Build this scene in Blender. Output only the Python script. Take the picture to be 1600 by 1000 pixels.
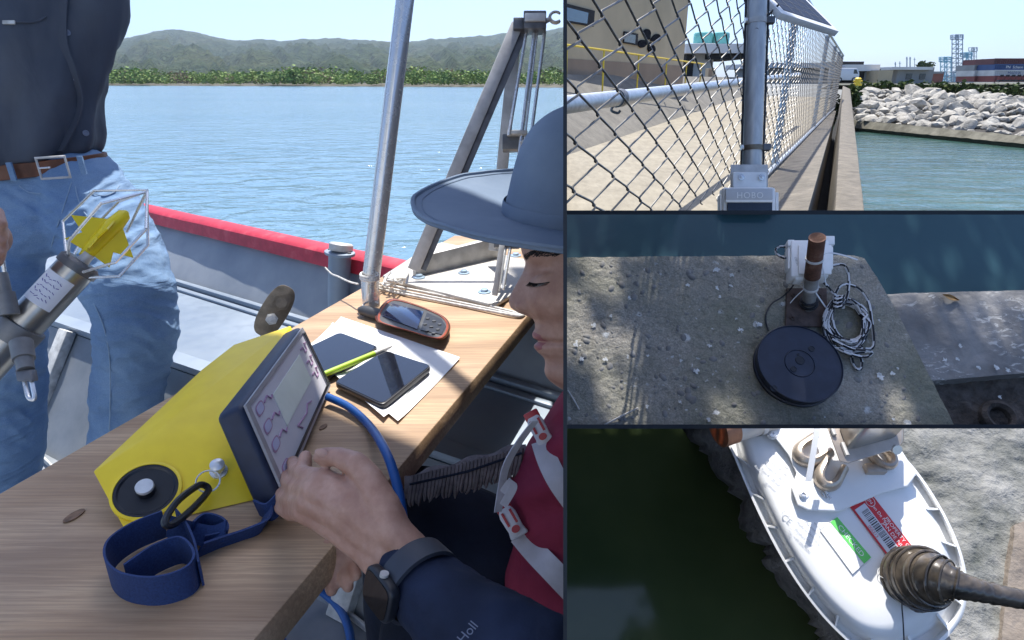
import bpy, bmesh, math, random
from mathutils import Vector, Matrix, noise
R = math.radians
for o in list(bpy.data.objects): bpy.data.objects.remove(o)
scene = bpy.context.scene
COL = scene.collection
# ------------------------------------------------------------------ camera, sky, sun
CAMZ = 1.1                      # eye height above the sea in the boat's bay
F = 1000.0                      # focal length in photograph pixels (1600 wide)
PITCH = math.atan(372 / F)
cam_d = bpy.data.cameras.new('camera'); cam = bpy.data.objects.new('camera', cam_d); COL.objects.link(cam)
cam_d.sensor_width = 36; cam_d.lens = 36 * F / 1600; cam_d.clip_start = 0.05; cam_d.clip_end = 20000
cam.location = (0, 0, CAMZ); cam.rotation_euler = (R(90) - PITCH, 0, 0)
scene.camera = cam
SUN_EL, SUN_AZ = R(66), R(5)    # azimuth measured from the view direction (+Y) towards +X
w = bpy.data.worlds.new('World'); scene.world = w; w.use_nodes = True
nt = w.node_tree; nt.nodes.clear()
sky = nt.nodes.new('ShaderNodeTexSky'); sky.sky_type = 'NISHITA'; sky.sun_disc = False
sky.sun_elevation = SUN_EL; sky.sun_rotation = SUN_AZ
sky.altitude = 0; sky.air_density = 0.6; sky.dust_density = 1.4; sky.ozone_density = 6.0
bg = nt.nodes.new('ShaderNodeBackground'); bg.inputs[1].default_value = 0.15
ow = nt.nodes.new('ShaderNodeOutputWorld')
nt.links.new(sky.outputs[0], bg.inputs[0]); nt.links.new(bg.outputs[0], ow.inputs[0])
SUNV = Vector((math.sin(SUN_AZ) * math.cos(SUN_EL), math.cos(SUN_AZ) * math.cos(SUN_EL), math.sin(SUN_EL)))
ld = bpy.data.lights.new('sun', 'SUN'); ld.energy = 3.7; ld.angle = R(0.5); ld.color = (1.0, 0.965, 0.9)
lo = bpy.data.objects.new('sun', ld); COL.objects.link(lo); lo.location = SUNV * 50
lo.rotation_euler = (-SUNV).to_track_quat('-Z', 'Y').to_euler()
vs = scene.view_settings
vs.view_transform = 'Standard'; vs.look = 'None'; vs.exposure = 1.0; vs.gamma = 1.0; vs.use_curve_mapping = False
# ------------------------------------------------------------------ geometry helpers
CO = Vector((0, 0, CAMZ))
CX = Vector((1, 0, 0))
CF = Vector((0, math.cos(PITCH), -math.sin(PITCH)))     # forward
CD = Vector((0, -math.sin(PITCH), -math.cos(PITCH)))    # image down
def ray(px, py): return CX * ((px - 800) / F) + CD * ((py - 500) / F) + CF
def P(px, py, D): return CO + ray(px, py) * D            # point seen at a pixel, D metres along the view axis
def Z(px, py, z):                                        # point on the level z (relative to the eye)
    r = ray(px, py); return CO + r * (z / r.z)
def pix(p):
    q = p - CO; d = q.dot(CF); return (800 + F * q.dot(CX) / d, 500 + F * q.dot(CD) / d, d)
class Frame:                                             # a place with a sloping ground plane of its own
    def __init__(s, px, py, D, phi):
        s.o = P(px, py, D); s.u = CX.copy()
        s.v = (-CD * math.cos(phi) + CF * math.sin(phi)).normalized()
        s.n = s.u.cross(s.v).normalized()
    def at(s, px, py, h=0.0):
        r = ray(px, py); t = ((s.o + s.n * h) - CO).dot(s.n) / r.dot(s.n); return CO + r * t
    def w(s, u, v, h=0.0): return s.o + s.u * u + s.v * v + s.n * h
    def uv(s, p): q = p - s.o; return q.dot(s.u), q.dot(s.v), q.dot(s.n)
def vert_plane(k): return (CX - CF * ((k - 800) / F)).normalized()     # >0 to the right of column k
def row_plane(k): return (CD - CF * ((k - 500) / F)).normalized()      # >0 below row k
# the four places are walled off from one another by thin dark boards; each place ends at its board
CLIP = {0: [], 1: [vert_plane(880.5)],
        2: [-vert_plane(885.5), row_plane(329.5)],
        3: [-vert_plane(885.5), -row_plane(335.0), row_plane(663.5)],
        4: [-vert_plane(885.5), -row_plane(669.5)]}
CUR = 0
def lerp(a, b, t): return a + (b - a) * t
def smooth(pts, n=6, closed=False):                      # Catmull-Rom through the points
    out = []; N = len(pts)
    rng = range(N if closed else N - 1)
    for i in rng:
        p0 = pts[(i - 1) % N] if (closed or i > 0) else pts[0]
        p1 = pts[i]; p2 = pts[(i + 1) % N]
        p3 = pts[(i + 2) % N] if (closed or i + 2 < N) else pts[-1]
        for k in range(n):
            t = k / n
            out.append(0.5 * ((2 * p1) + (p2 - p0) * t + (2 * p0 - 5 * p1 + 4 * p2 - p3) * t * t + (3 * p1 - p0 - 3 * p2 + p3) * t ** 3))
    if not closed: out.append(pts[-1].copy() if hasattr(pts[-1], 'copy') else pts[-1])
    return out
def interp(tab, x):
    if x <= tab[0][0]: return tab[0][1]
    for (a, va), (b, vb) in zip(tab, tab[1:]):
        if x <= b: return va + (vb - va) * (x - a) / (b - a)
    return tab[-1][1]
def interps(tab, x):                                     # smooth version
    if x <= tab[0][0]: return tab[0][1]
    if x >= tab[-1][0]: return tab[-1][1]
    for i in range(len(tab) - 1):
        a, va = tab[i]; b, vb = tab[i + 1]
        if x <= b:
            m0 = (vb - tab[max(i - 1, 0)][1]) / max(b - tab[max(i - 1, 0)][0], 1e-6)
            j = min(i + 2, len(tab) - 1)
            m1 = (tab[j][1] - va) / max(tab[j][0] - a, 1e-6)
            h = b - a; t = (x - a) / h
            return (2*t**3-3*t*t+1)*va + (t**3-2*t*t+t)*h*m0 + (-2*t**3+3*t*t)*vb + (t**3-t*t)*h*m1
def fbm(x, y, z=0.0, o=4):
    s = 0; a = 0.5; p = Vector((x, y, z))
    for _ in range(o): s += a * noise.noise(p); p = p * 2.03; a *= 0.5
    return s
def perp(d):
    a = Vector((0, 0, 1)) if abs(d.z) < 0.9 else Vector((1, 0, 0))
    x = d.cross(a).normalized(); return x, d.cross(x).normalized()
class MB:
    def __init__(s): s.V = []; s.Fc = []; s.M = []
    def add(s, vs, fs, m=0):
        b = len(s.V); s.V += [Vector(v) for v in vs]
        for f in fs: s.Fc.append([i + b for i in f]); s.M.append(m)
        return s
    def quad(s, a, b, c, d, m=0): return s.add([a, b, c, d], [(0, 1, 2, 3)], m)
    def hexa(s, p, m=0):      # p0..3 bottom ring, p4..7 top ring
        return s.add(p, [(3, 2, 1, 0), (4, 5, 6, 7), (0, 1, 5, 4), (1, 2, 6, 5), (2, 3, 7, 6), (3, 0, 4, 7)], m)
    def box(s, c, ax, ay, az, m=0):   # half vectors
        c = Vector(c)
        return s.hexa([c - ax - ay - az, c + ax - ay - az, c + ax + ay - az, c - ax + ay - az,
                       c - ax - ay + az, c + ax - ay + az, c + ax + ay + az, c - ax + ay + az], m)
    def abox(s, x0, x1, y0, y1, z0, z1, m=0):
        return s.box(((x0 + x1) / 2, (y0 + y1) / 2, (z0 + z1) / 2), Vector(((x1 - x0) / 2, 0, 0)), Vector((0, (y1 - y0) / 2, 0)), Vector((0, 0, (z1 - z0) / 2)), m)
    def bar(s, a, b, w, h, up=Vector((0, 0, 1)), m=0):   # rectangular bar from a to b
        d = (b - a); L = d.length; d.normalize(); x = d.cross(up).normalized(); y = x.cross(d).normalized()
        return s.box((a + b) / 2, d * (L / 2), x * (w / 2), y * (h / 2), m)
    def prism(s, pts, vec, m=0):
        n = len(pts); vec = Vector(vec)
        fs = [tuple(range(n - 1, -1, -1)), tuple(range(n, 2 * n))] + [(i, (i + 1) % n, n + (i + 1) % n, n + i) for i in range(n)]
        return s.add([Vector(p) for p in pts] + [Vector(p) + vec for p in pts], fs, m)
    def loft(s, rings, caps=True, closed=True, m=0):
        n = len(rings[0]); vs = [p for r in rings for p in r]; fs = []
        for i in range(len(rings) - 1):
            for j in range(n if closed else n - 1):
                k = (j + 1) % n
                fs.append((i * n + j, i * n + k, (i + 1) * n + k, (i + 1) * n + j))
        if caps and closed:
            fs.append(tuple(range(n - 1, -1, -1))); b = (len(rings) - 1) * n; fs.append(tuple(b + j for j in range(n)))
        return s.add(vs, fs, m)
    def tube(s, pts, r, seg=8, closed=False, caps=True, m=0, flat=1.0):
        pts = [Vector(p) for p in pts]; N = len(pts); rings = []
        rr = r if isinstance(r, (list, tuple)) else [r] * N
        x = None
        for i in range(N):
            a = pts[i - 1] if (i > 0 or closed) else pts[0]; b = pts[(i + 1) % N] if (i < N - 1 or closed) else pts[-1]
            d = b - a
            if d.length < 1e-9: d = Vector((0, 0, 1))
            d.normalize()
            if x is None: x, y = perp(d)
            else:
                x = x - d * x.dot(d)
                if x.length < 1e-6: x, y = perp(d)
                x.normalize(); y = d.cross(x).normalized()
            rings.append([pts[i] + x * (rr[i] * math.cos(2 * math.pi * k / seg)) + y * (rr[i] * flat * math.sin(2 * math.pi * k / seg)) for k in range(seg)])
        if closed: rings.append(rings[0])
        return s.loft(rings, caps=caps and not closed, m=m)
    def cyl(s, a, b, r, seg=24, r2=None, m=0): return s.tube([a, b], [r, r if r2 is None else r2], seg, m=m)
    def sphere(s, c, ax, ay=None, az=None, seg=14, rings=9, m=0):
        c = Vector(c)
        if ay is None: r = ax; ax, ay, az = Vector((r, 0, 0)), Vector((0, r, 0)), Vector((0, 0, r))
        vs = [c - az]; fs = []
        for i in range(1, rings):
            ph = -math.pi / 2 + math.pi * i / rings
            for k in range(seg):
                th = 2 * math.pi * k / seg
                vs.append(c + (ax * math.cos(th) + ay * math.sin(th)) * math.cos(ph) + az * math.sin(ph))
        vs.append(c + az); T = len(vs) - 1
        for k in range(seg):
            fs.append((0, 1 + (k + 1) % seg, 1 + k)); b = 1 + (rings - 2) * seg
            fs.append((T, b + k, b + (k + 1) % seg))
            for i in range(rings - 2):
                a = 1 + i * seg
                fs.append((a + k, a + (k + 1) % seg, a + seg + (k + 1) % seg, a + seg + k))
        return s.add(vs, fs, m)
    def chain(s, pts, rad, seg=12):    # overlapping tapered limbs with round joints
        for i in range(len(pts)):
            s.sphere(pts[i], rad[i], seg=seg, rings=8)
            if i: s.tube([pts[i - 1], pts[i]], [rad[i - 1], rad[i]], seg)
        return s
    def lathe(s, c, axis, prof, seg=32, caps=True, m=0):   # prof = [(radius, height)]
        axis = Vector(axis).normalized(); x, y = perp(axis)
        rings = [[Vector(c) + axis * h + (x * math.cos(2 * math.pi * k / seg) + y * math.sin(2 * math.pi * k / seg)) * max(r, 1e-5) for k in range(seg)] for r, h in prof]
        return s.loft(rings, caps=caps, m=m)
    def ribbon(s, pts, wd, th=0.0015, m=0):    # strap: centre line + width vectors
        rings = []
        N = len(pts)
        for i in range(N):
            d = (pts[min(i + 1, N - 1)] - pts[max(i - 1, 0)]).normalized()
            wv = wd[i] if isinstance(wd, list) else wd
            n = d.cross(wv)
            n = n.normalized() * th if n.length > 1e-9 else Vector((0, 0, th))
            rings.append([pts[i] - wv - n, pts[i] + wv - n, pts[i] + wv + n, pts[i] - wv + n])
        return s.loft(rings, m=m)
    def grid(s, nu, nv, fn, m=0, closed_u=False):
        vs = [fn(i / (nu - (0 if closed_u else 1)), j / (nv - 1)) for j in range(nv) for i in range(nu)]
        fs = [(j * nu + i, j * nu + (i + 1) % nu, (j + 1) * nu + (i + 1) % nu, (j + 1) * nu + i) for j in range(nv - 1) for i in range(nu if closed_u else nu - 1)]
        return s.add(vs, fs, m)
    def build(s, name, mat, parent=None, sm=True, ang=38, mods=(), kind=None):
        me = bpy.data.meshes.new(name); me.from_pydata([tuple(v) for v in s.V], [], s.Fc)
        for i, p in enumerate(me.polygons): p.material_index = s.M[i]
        return finish(name, me, mat, parent, sm, ang, mods, kind)
def finish(name, me, mat, parent=None, sm=True, ang=38, mods=(), kind=None, clip=True):
    me.validate(); me.update()
    if mods:
        t = bpy.data.objects.new('tmp', me); COL.objects.link(t)
        for ty, kw in mods:
            md = t.modifiers.new(ty, ty)
            for k, v in kw.items(): setattr(md, k, v)
        dg = bpy.context.evaluated_depsgraph_get()
        me2 = bpy.data.meshes.new_from_object(t.evaluated_get(dg)); bpy.data.objects.remove(t); bpy.data.meshes.remove(me); me = me2
        me.name = name
    planes = CLIP[CUR] if clip else []
    if planes and len(me.vertices):
        for pn in planes:
            d = [(v.co - CO).dot(pn) for v in me.vertices]
            if not d or max(d) <= 0: continue
            bm = bmesh.new(); bm.from_mesh(me)
            bmesh.ops.bisect_plane(bm, geom=bm.verts[:] + bm.edges[:] + bm.faces[:], plane_co=CO, plane_no=pn, clear_outer=True, dist=1e-6)
            bm.to_mesh(me); bm.free()
    if not len(me.polygons):
        bpy.data.meshes.remove(me); return None
    for m_ in (mat if isinstance(mat, (list, tuple)) else [mat]): me.materials.append(m_)
    if sm:
        for p in me.polygons: p.use_smooth = True
        me.set_sharp_from_angle(angle=R(ang))
    ob = bpy.data.objects.new(name, me); COL.objects.link(ob)
    root = parent
    off = Vector((0, 0, 0))
    while root is not None: off += root.location; root = root.parent
    if parent is None:            # a one-mesh thing: origin at its base
        zs = [v.co for v in me.vertices]
        c = Vector((sum(v.x for v in zs) / len(zs), sum(v.y for v in zs) / len(zs), min(v.z for v in zs)))
        me.transform(Matrix.Translation(-c)); ob.location = c
    else:
        ob.parent = parent; me.transform(Matrix.Translation(-off))
    if kind: ob['kind'] = kind
    return ob
def tag(o, label, cat, group=None):
    if o is None: return o
    o['label'] = label; o['category'] = cat
    if group: o['group'] = group
    return o
def thing(name, loc, label, cat, group=None):
    o = bpy.data.objects.new(name, None); COL.objects.link(o); o.location = loc; o.empty_display_size = 0.05
    return tag(o, label, cat, group)
def text(name, s, mat, parent, o, xd, yd, size, ext=0.0004, align='CENTER', space=1.0):
    cu = bpy.data.curves.new('t', 'FONT'); cu.body = s; cu.size = 1.0; cu.align_x = align; cu.align_y = 'CENTER'; cu.space_character = space
    cu.resolution_u = 3
    t = bpy.data.objects.new('t', cu); COL.objects.link(t)
    dg = bpy.context.evaluated_depsgraph_get(); me = bpy.data.meshes.new_from_object(t.evaluated_get(dg)); bpy.data.objects.remove(t); bpy.data.curves.remove(cu)
    xd = Vector(xd).normalized(); yd = Vector(yd).normalized(); n = xd.cross(yd).normalized()
    M = Matrix((( xd.x*size, yd.x*size, n.x, o.x), (xd.y*size, yd.y*size, n.y, o.y), (xd.z*size, yd.z*size, n.z, o.z), (0, 0, 0, 1)))
    me.transform(M)
    return finish(name, me, mat, parent, sm=False)
def ell(c, ax, ay, n=32): return [c + ax * math.cos(2 * math.pi * k / n) + ay * math.sin(2 * math.pi * k / n) for k in range(n)]
BEV = lambda wdt, seg=2: [('BEVEL', dict(width=wdt, segments=seg, limit_method='ANGLE', angle_limit=R(30)))]
REM = lambda vox, it=6: [('REMESH', dict(mode='VOXEL', voxel_size=vox)), ('SMOOTH', dict(factor=0.5, iterations=it))]
# ------------------------------------------------------------------ materials
def srgb(r, g, b):
    f = lambda c: c / 12.92 if c <= 0.04045 else ((c + 0.055) / 1.055) ** 2.4
    return (f(r / 255), f(g / 255), f(b / 255), 1)
class Mat:
    def __init__(s, name, col=(0.5, 0.5, 0.5), rough=0.6, metal=0.0, spec=0.5):
        s.m = bpy.data.materials.new(name); s.m.use_nodes = True; s.nt = s.m.node_tree; s.n = s.nt.nodes
        s.b = s.n['Principled BSDF']; s.col = tuple(col[:3]) + (1,)
        s.b.inputs['Base Color'].default_value = s.col; s.b.inputs['Roughness'].default_value = rough
        s.b.inputs['Metallic'].default_value = metal; s.b.inputs['Specular IOR Level'].default_value = spec
        s.cout = None; s.nout = None
    def set(s, **k):
        for a, v in k.items(): s.b.inputs[a.replace('_', ' ')].default_value = v
        return s
    def L(s, a, b): s.nt.links.new(a, b)
    def coord(s, scale=(1, 1, 1), rot=(0, 0, 0), loc=(0, 0, 0)):
        g = s.n.new('ShaderNodeNewGeometry'); mp = s.n.new('ShaderNodeMapping'); s.L(g.outputs['Position'], mp.inputs[0])
        mp.inputs['Scale'].default_value = scale; mp.inputs['Rotation'].default_value = rot; mp.inputs['Location'].default_value = loc
        return mp.outputs[0]
    def noise(s, scale, detail=4, rough=0.55, dist=0.0, vec=None, out=0):
        t = s.n.new('ShaderNodeTexNoise'); t.inputs['Scale'].default_value = scale; t.inputs['Detail'].default_value = detail
        t.inputs['Roughness'].default_value = rough; t.inputs['Distortion'].default_value = dist
        s.L(vec if vec is not None else s.coord(), t.inputs['Vector']); return t.outputs[out]
    def voro(s, scale, vec=None, feat='F1', out='Distance'):
        t = s.n.new('ShaderNodeTexVoronoi'); t.feature = feat; t.inputs['Scale'].default_value = scale
        s.L(vec if vec is not None else s.coord(), t.inputs['Vector']); return t.outputs[out]
    def ramp(s, fac, stops, interp='LINEAR'):
        r = s.n.new('ShaderNodeValToRGB'); r.color_ramp.interpolation = interp
        e = r.color_ramp.elements
        while len(e) < len(stops): e.new(0.5)
        for i, (p, c) in enumerate(stops):
            e[i].position = p; e[i].color = (c, c, c, 1) if isinstance(c, (int, float)) else tuple(c[:3]) + (1,)
        s.L(fac, r.inputs[0]); return r.outputs[0]
    def mix(s, fac, a, b, mode='MIX'):
        x = s.n.new('ShaderNodeMix'); x.data_type = 'RGBA'; x.blend_type = mode
        for i, v in ((0, fac), (6, a), (7, b)):
            sock = x.inputs[i]
            if isinstance(v, bpy.types.NodeSocket): s.L(v, sock)
            elif isinstance(v, (int, float)): sock.default_value = v if i == 0 else (v, v, v, 1)
            else: sock.default_value = tuple(v[:3]) + (1,)
        return x.outputs[2]
    def color(s, sock): s.L(sock, s.b.inputs['Base Color']); s.cout = sock; return s
    def rough(s, sock): s.L(sock, s.b.inputs['Roughness']); return s
    def bump(s, h, strength=0.3, dist=0.01):
        b = s.n.new('ShaderNodeBump'); b.inputs['Strength'].default_value = strength; b.inputs['Distance'].default_value = dist
        s.L(h, b.inputs['Height'])
        if s.nout is not None: s.L(s.nout, b.inputs['Normal'])
        s.nout = b.outputs[0]; s.L(s.nout, s.b.inputs['Normal']); return s
    def vary(s, scale=8, amt=0.25, detail=5, bump=0.0, bscale=None, bdist=0.004, vec=None):   # mottled colour and fine relief
        c = s.col; n = s.noise(scale, detail, vec=vec)
        lo = [max(0, x * (1 - amt)) for x in c[:3]]; hi = [min(1, x * (1 + amt)) for x in c[:3]]
        s.color(s.ramp(n, [(0.3, lo), (0.7, hi)]))
        if bump: s.bump(s.noise(bscale or scale * 4, 4, vec=vec), bump, bdist)
        return s
    def __call__(s): return s.m
def paint(name, col, rough=0.5, amt=0.12, scale=12, bump=0.08, bdist=0.002, spec=0.5, metal=0.0):
    return Mat(name, col, rough, metal, spec).vary(scale, amt, bump=bump, bdist=bdist).m
# ================================================================== partition boards between the four places
U = Vector((0, 0, 1))
F3 = Frame(1243, 500, 1.70, R(28))      # sloping quay block
F4 = Frame(1243, 835, 1.15, R(40))      # sensor above the quay edge
m_board = paint('board_paint', (0.006, 0.012, 0.019), 0.6, 0.15, 20, 0.05)
CUR = 0
bd = thing('partition_board', P(883, 900, 0.45), 'thin dark navy upright board walling the boat off from the harbour places', 'partition')
n_ = vert_plane(883); hw = 0.003 * 0.45
mb = MB(); a, b = P(883, -80, 0.45), P(883, 1080, 0.45); c, d = P(883, 1080, 1.2), P(883, 700, 3.2); e = P(883, -40, 3.2)
mb.prism([p - n_ * hw for p in (a, b, c, d, e)], n_ * (2 * hw)); mb.build('panel', m_board, bd, sm=False)
def shelf(row, D0, D1, label):
    t = thing('partition_shelf', P(1243, row, D0), label, 'partition')
    nn = row_plane(row); h = 0.0032 * D0
    pts = [P(883.5, row, D0), P(1690, row, D0), P(1690, row, D1), P(883.5, row, D1)]
    MB().prism([p - nn * h for p in pts], nn * (2 * h)).build('panel', m_board, t, sm=False)
def Dof(p): return (p - CO).dot(CF)
shelf(332, Dof(F3.at(1243, 332)) - 0.01, Dof(F3.at(1243, 332)) + 0.03, 'thin dark navy board between the fence place and the quay block')
D3b = Dof(F3.at(1243, 664))
shelf(666.5, D3b - 0.03, D3b + 0.03, 'thin dark navy board between the quay block and the white sensor')
# ================================================================== PLACE 1: the bay
CUR = 1
m_sea = Mat('sea_water', (0.05, 0.13, 0.19), 0.12, 0, 0.5)
v_ = m_sea.coord(scale=(0.55, 1.0, 1.0), rot=(0, 0, R(-8)))
h1 = m_sea.noise(2.6, 3, 0.5, 0.6, vec=v_); h2 = m_sea.noise(9.0, 3, 0.5, 0.3, vec=v_)
m_sea.bump(h1, 1.0, 0.10).bump(h2, 0.9, 0.02)
big = m_sea.noise(0.05, 3, vec=m_sea.coord(scale=(0.4, 1, 1)))
m_sea.color(m_sea.ramp(big, [(0.35, (0.13, 0.24, 0.32)), (0.65, (0.19, 0.30, 0.37))]))
m_sea.set(IOR=1.33)
MB().add([(-4200, -20, 0), (4200, -20, 0), (4200, 4200, 0), (-4200, 4200, 0)], [(0, 1, 2, 3)]).build('sea', m_sea.m, sm=False, kind='structure')
# hills
SK = [(-200, 70), (100, 68), (170, 64), (200, 58), (235, 50), (262, 46), (300, 49), (340, 58), (380, 63), (415, 61), (440, 64), (480, 60), (520, 59), (560, 62), (610, 64), (650, 63), (690, 59), (730, 57), (765, 54), (790, 51), (830, 50), (860, 46), (885, 42), (930, 44)]
m_hill = Mat('hill_cover', (0.06, 0.08, 0.04), 0.95, 0, 0.1)
k1 = m_hill.noise(0.006, 6, 0.6); k2 = m_hill.noise(0.04, 5, 0.65); k3 = m_hill.voro(0.05)
cA = m_hill.ramp(k1, [(0.36, (0.018, 0.036, 0.018)), (0.50, (0.045, 0.06, 0.028)), (0.62, (0.10, 0.10, 0.05)), (0.74, (0.17, 0.15, 0.08))])
cB = m_hill.ramp(k2, [(0.35, (0.015, 0.03, 0.014)), (0.65, (0.08, 0.115, 0.045))])
m_hill.color(m_hill.mix(0.6, cA, cB)).bump(k2, 1.0, 26).bump(k3, 1.0, 12)
def hillpt(u, v):
    px = -180 + u * 1090; D = 330 * (3900 / 330) ** v
    S = min(1.0, max(0.0, (math.log(D / 330)) / math.log(2900 / 330)))
    S = S ** 1.35
    y = interps(SK, px) + 1.6 * fbm(px * 0.09, 3.1, 0, 5) * 2
    nz = fbm(px * 0.018, D * 0.0028, 1.7, 5) * 0.55 + abs(fbm(px * 0.03 + D * 0.002, D * 0.0011, 8.0, 4)) * -0.95 + 0.14
    el = (128 - y) * (S + nz * math.sin(math.pi * min(S, 1)) ** 0.7 * 0.9)
    if D > 2900: el *= max(0.0, 1 - (D - 2900) / 1400)
    el = min(max(el, -0.2), 128 - y)
    return P(px, 128 - el, D)
MB().grid(300, 90, hillpt).build('hills', m_hill.m, kind='structure', ang=80)
# shore strip and mangroves
m_mud = paint('shore_mud', (0.09, 0.08, 0.05), 0.9, 0.3, 0.3, 0.2, 0.1)
def shoreD(px): return interp([(-300, 240), (170, 205), (880, 130), (1000, 120)], px)
mb = MB()
xs = list(range(-280, 960, 20))
rows = []
for k, ex in enumerate((0, 6, 220)):
    rows.append([Vector((P(x, 128, shoreD(x) + ex + 2 * fbm(x * .02, 5)).x, P(x, 128, shoreD(x) + ex + 3 * fbm(x * .02, 5)).y, (0.02, 0.35, 0.6)[k])) for x in xs])
mb.loft(rows, caps=False, closed=False); mb.build('shore_bank', m_mud, kind='structure')
greens = []
for i, (c, amt) in enumerate([((0.13, 0.21, 0.04), .3), ((0.19, 0.28, 0.06), .3), ((0.25, 0.31, 0.09), .25), ((0.09, 0.15, 0.04), .3), ((0.22, 0.17, 0.10), .2)]):
    mm = Mat('mangrove_leaf_%d' % i, c, 0.7, 0, 0.25).vary(0.4, amt, 3); greens.append(mm.m)
rnd = random.Random(4)
mb = MB()
def leafball(mb, c, rx, rz, n, sz, mats, rnd):
    for _ in range(n):
        d = Vector((rnd.gauss(0, 1), rnd.gauss(0, 1), rnd.gauss(0, 1))).normalized() * (rnd.random() ** 0.4)
        p = c + Vector((d.x * rx, d.y * rx, d.z * rz))
        a = Vector((rnd.gauss(0, 1), rnd.gauss(0, 1), rnd.gauss(0, 1))).normalized(); x, y = perp(a)
        s = sz * rnd.uniform(0.5, 1.3)
        mb.add([p - x * s, p - y * s * .6, p + x * s, p + y * s * .6], [(0, 1, 2, 3)], rnd.choice(mats))
for i in range(620):
    px = rnd.uniform(-60, 890); back = rnd.random() ** 1.5 * 90
    D = shoreD(px) + 2 + back; g = P(px, 128, D)
    hh = D / 1000 * rnd.uniform(11, 20) * (1.0 + 0.45 * fbm(px * 0.012, 9.3)) + back * 0.012
    if rnd.random() < 0.04: hh *= 1.35
    ms = rnd.choice([[0, 1, 3], [1, 2], [0, 1], [1, 2, 4], [0, 3], [1, 1, 2]])
    if px > 270 and px < 300: ms = [4, 4, 1]
    leafball(mb, Vector((g.x, g.y, hh * 0.58 + .2)), hh * rnd.uniform(0.45, 0.8), hh * 0.5, 75, hh * 0.12, ms, rnd)
mg = mb.build('mangrove_forest', greens, sm=False, kind='stuff')
tag(mg, 'green mangrove wood lining the far shore of the bay', 'forest')
# ------------------------------------------------------------------ boat
m_alu = Mat('aluminium', (0.42, 0.46, 0.50), 0.5, 0.3)
st = m_alu.noise(1.6, 5, vec=m_alu.coord(scale=(1, 1, 3))); m_alu.rough(m_alu.ramp(m_alu.noise(22, 5), [(0.3, 0.42), (0.7, 0.6)]))
m_alu.color(m_alu.ramp(st, [(0.3, (0.21, 0.26, 0.32)), (0.7, (0.33, 0.38, 0.44))])).bump(m_alu.noise(60, 3), 0.03, 0.001)
m_hull = Mat('hull_paint', (0.27, 0.30, 0.34), 0.55)
hn = m_hull.noise(6, 6); m_hull.color(m_hull.ramp(hn, [(0.3, (0.22, 0.25, 0.29)), (0.72, (0.33, 0.355, 0.385))])).bump(m_hull.noise(30, 4), 0.1, 0.003)
m_floor = Mat('floor_paint', (0.2, 0.23, 0.26), 0.6)
fn_ = m_floor.noise(5, 7, 0.65); m_floor.color(m_floor.ramp(fn_, [(0.3, (0.17, 0.195, 0.22)), (0.7, (0.28, 0.30, 0.325))]))
m_red = Mat('red_paint', (0.50, 0.025, 0.05), 0.5)
rn = m_red.noise(18, 6, 0.65); m_red.color(m_red.ramp(rn, [(0.28, (0.36, 0.018, 0.035)), (0.55, (0.55, 0.03, 0.06)), (0.74, (0.62, 0.10, 0.12))])).bump(m_red.noise(40, 4), 0.25, 0.004)
m_white = Mat('worn_white', (0.55, 0.55, 0.53), 0.6).vary(30, 0.35, 6, 0.15)
m_chrome = Mat('steel_tube', (0.74, 0.74, 0.73), 0.3, 0.55); m_chrome.rough(m_chrome.ramp(m_chrome.noise(40, 4), [(0.3, 0.16), (0.7, 0.34)]))
m_steel = Mat('dull_steel', (0.58, 0.56, 0.53), 0.5, 0.25).vary(25, 0.2, 5, 0.06)
m_darkst = Mat('dark_steel', (0.14, 0.14, 0.145), 0.45, 0.4).vary(30, 0.3, 4, 0.05)
m_bronze = Mat('weathered_bronze', (0.23, 0.19, 0.14), 0.5, 0.7).vary(30, 0.35, 5, 0.15)
m_rope = Mat('white_rope', (0.66, 0.64, 0.60), 0.85).vary(90, 0.25, 3, 0.3)
g0, g1 = Z(225, 326, -.5), Z(640, 420, -.5)
gd = (g1 - g0).normalized(); gs, ge = g0 - gd * 2.2, g1 + gd * 2.0
gn = Vector((-gd.y, gd.x, 0));  gn = gn if gn.y > 0 else -gn      # outward
boat = thing('work_boat', Z(150, 720, -1.03), 'grey aluminium work boat with a red gunwale, seen from inside', 'boat')
def gun(s, o, z): p = gs + (ge - gs) * s; return Vector((p.x, p.y, 0)) + gn * o + Vector((0, 0, CAMZ + z))
mb = MB(); rings = []
for i in range(40):
    s = i / 39; wob = 0.004 * fbm(s * 20, 2)
    prof = [(-.006, -.555), (.0, -.512), (.012, -.502), (.055, -.498), (.07, -.51), (.07, -.555)]
    rings.append([gun(s, o, z + wob) for o, z in prof])
mb.loft(rings); mb.build('gunwale', m_red.m, boat)
b0, b1 = Z(245, 432, -.72), Z(470, 500, -.72); bdv = (b1 - b0).normalized(); bo0, bo1 = b0 - bdv * 2.4, b1 + bdv * 2.2
i0, i1 = Z(75, 500, -.72), Z(345, 592, -.72); idv = (i1 - i0).normalized(); bi0, bi1 = i0 - idv * 1.8, i1 + idv * 2.2
drop = Z(45, 700, -1.03) - Z(117, 517, -.72)
mb = MB(); N = 24
mb.loft([[gun(s / N, .02, -.55) for s in range(N + 1)], [lerp(bo0, bo1, s / N) + U * 0.0 + gn * .01 for s in range(N + 1)]], caps=False, closed=False)
mb.loft([[gun(s / N, .06, -.55) for s in range(N + 1)], [gun(s / N, -.02, -1.4) for s in range(N + 1)]], caps=False, closed=False)
mb.build('hull_side', m_hull.m, boat)
mb = MB(); mb.hexa([bo0 - U * .02, bi0 - U * .02, bi1 - U * .02, bo1 - U * .02, bo0, bi0, bi1, bo1]); mb.build('side_bench', m_alu.m, boat, mods=BEV(.006))
mb = MB()
for off, hh in ((-.012, .018), (-.05, .010)): mb.bar(bo0 + gn * off + U * hh / 2, bo1 + gn * off + U * hh / 2, .022, hh)
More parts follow.
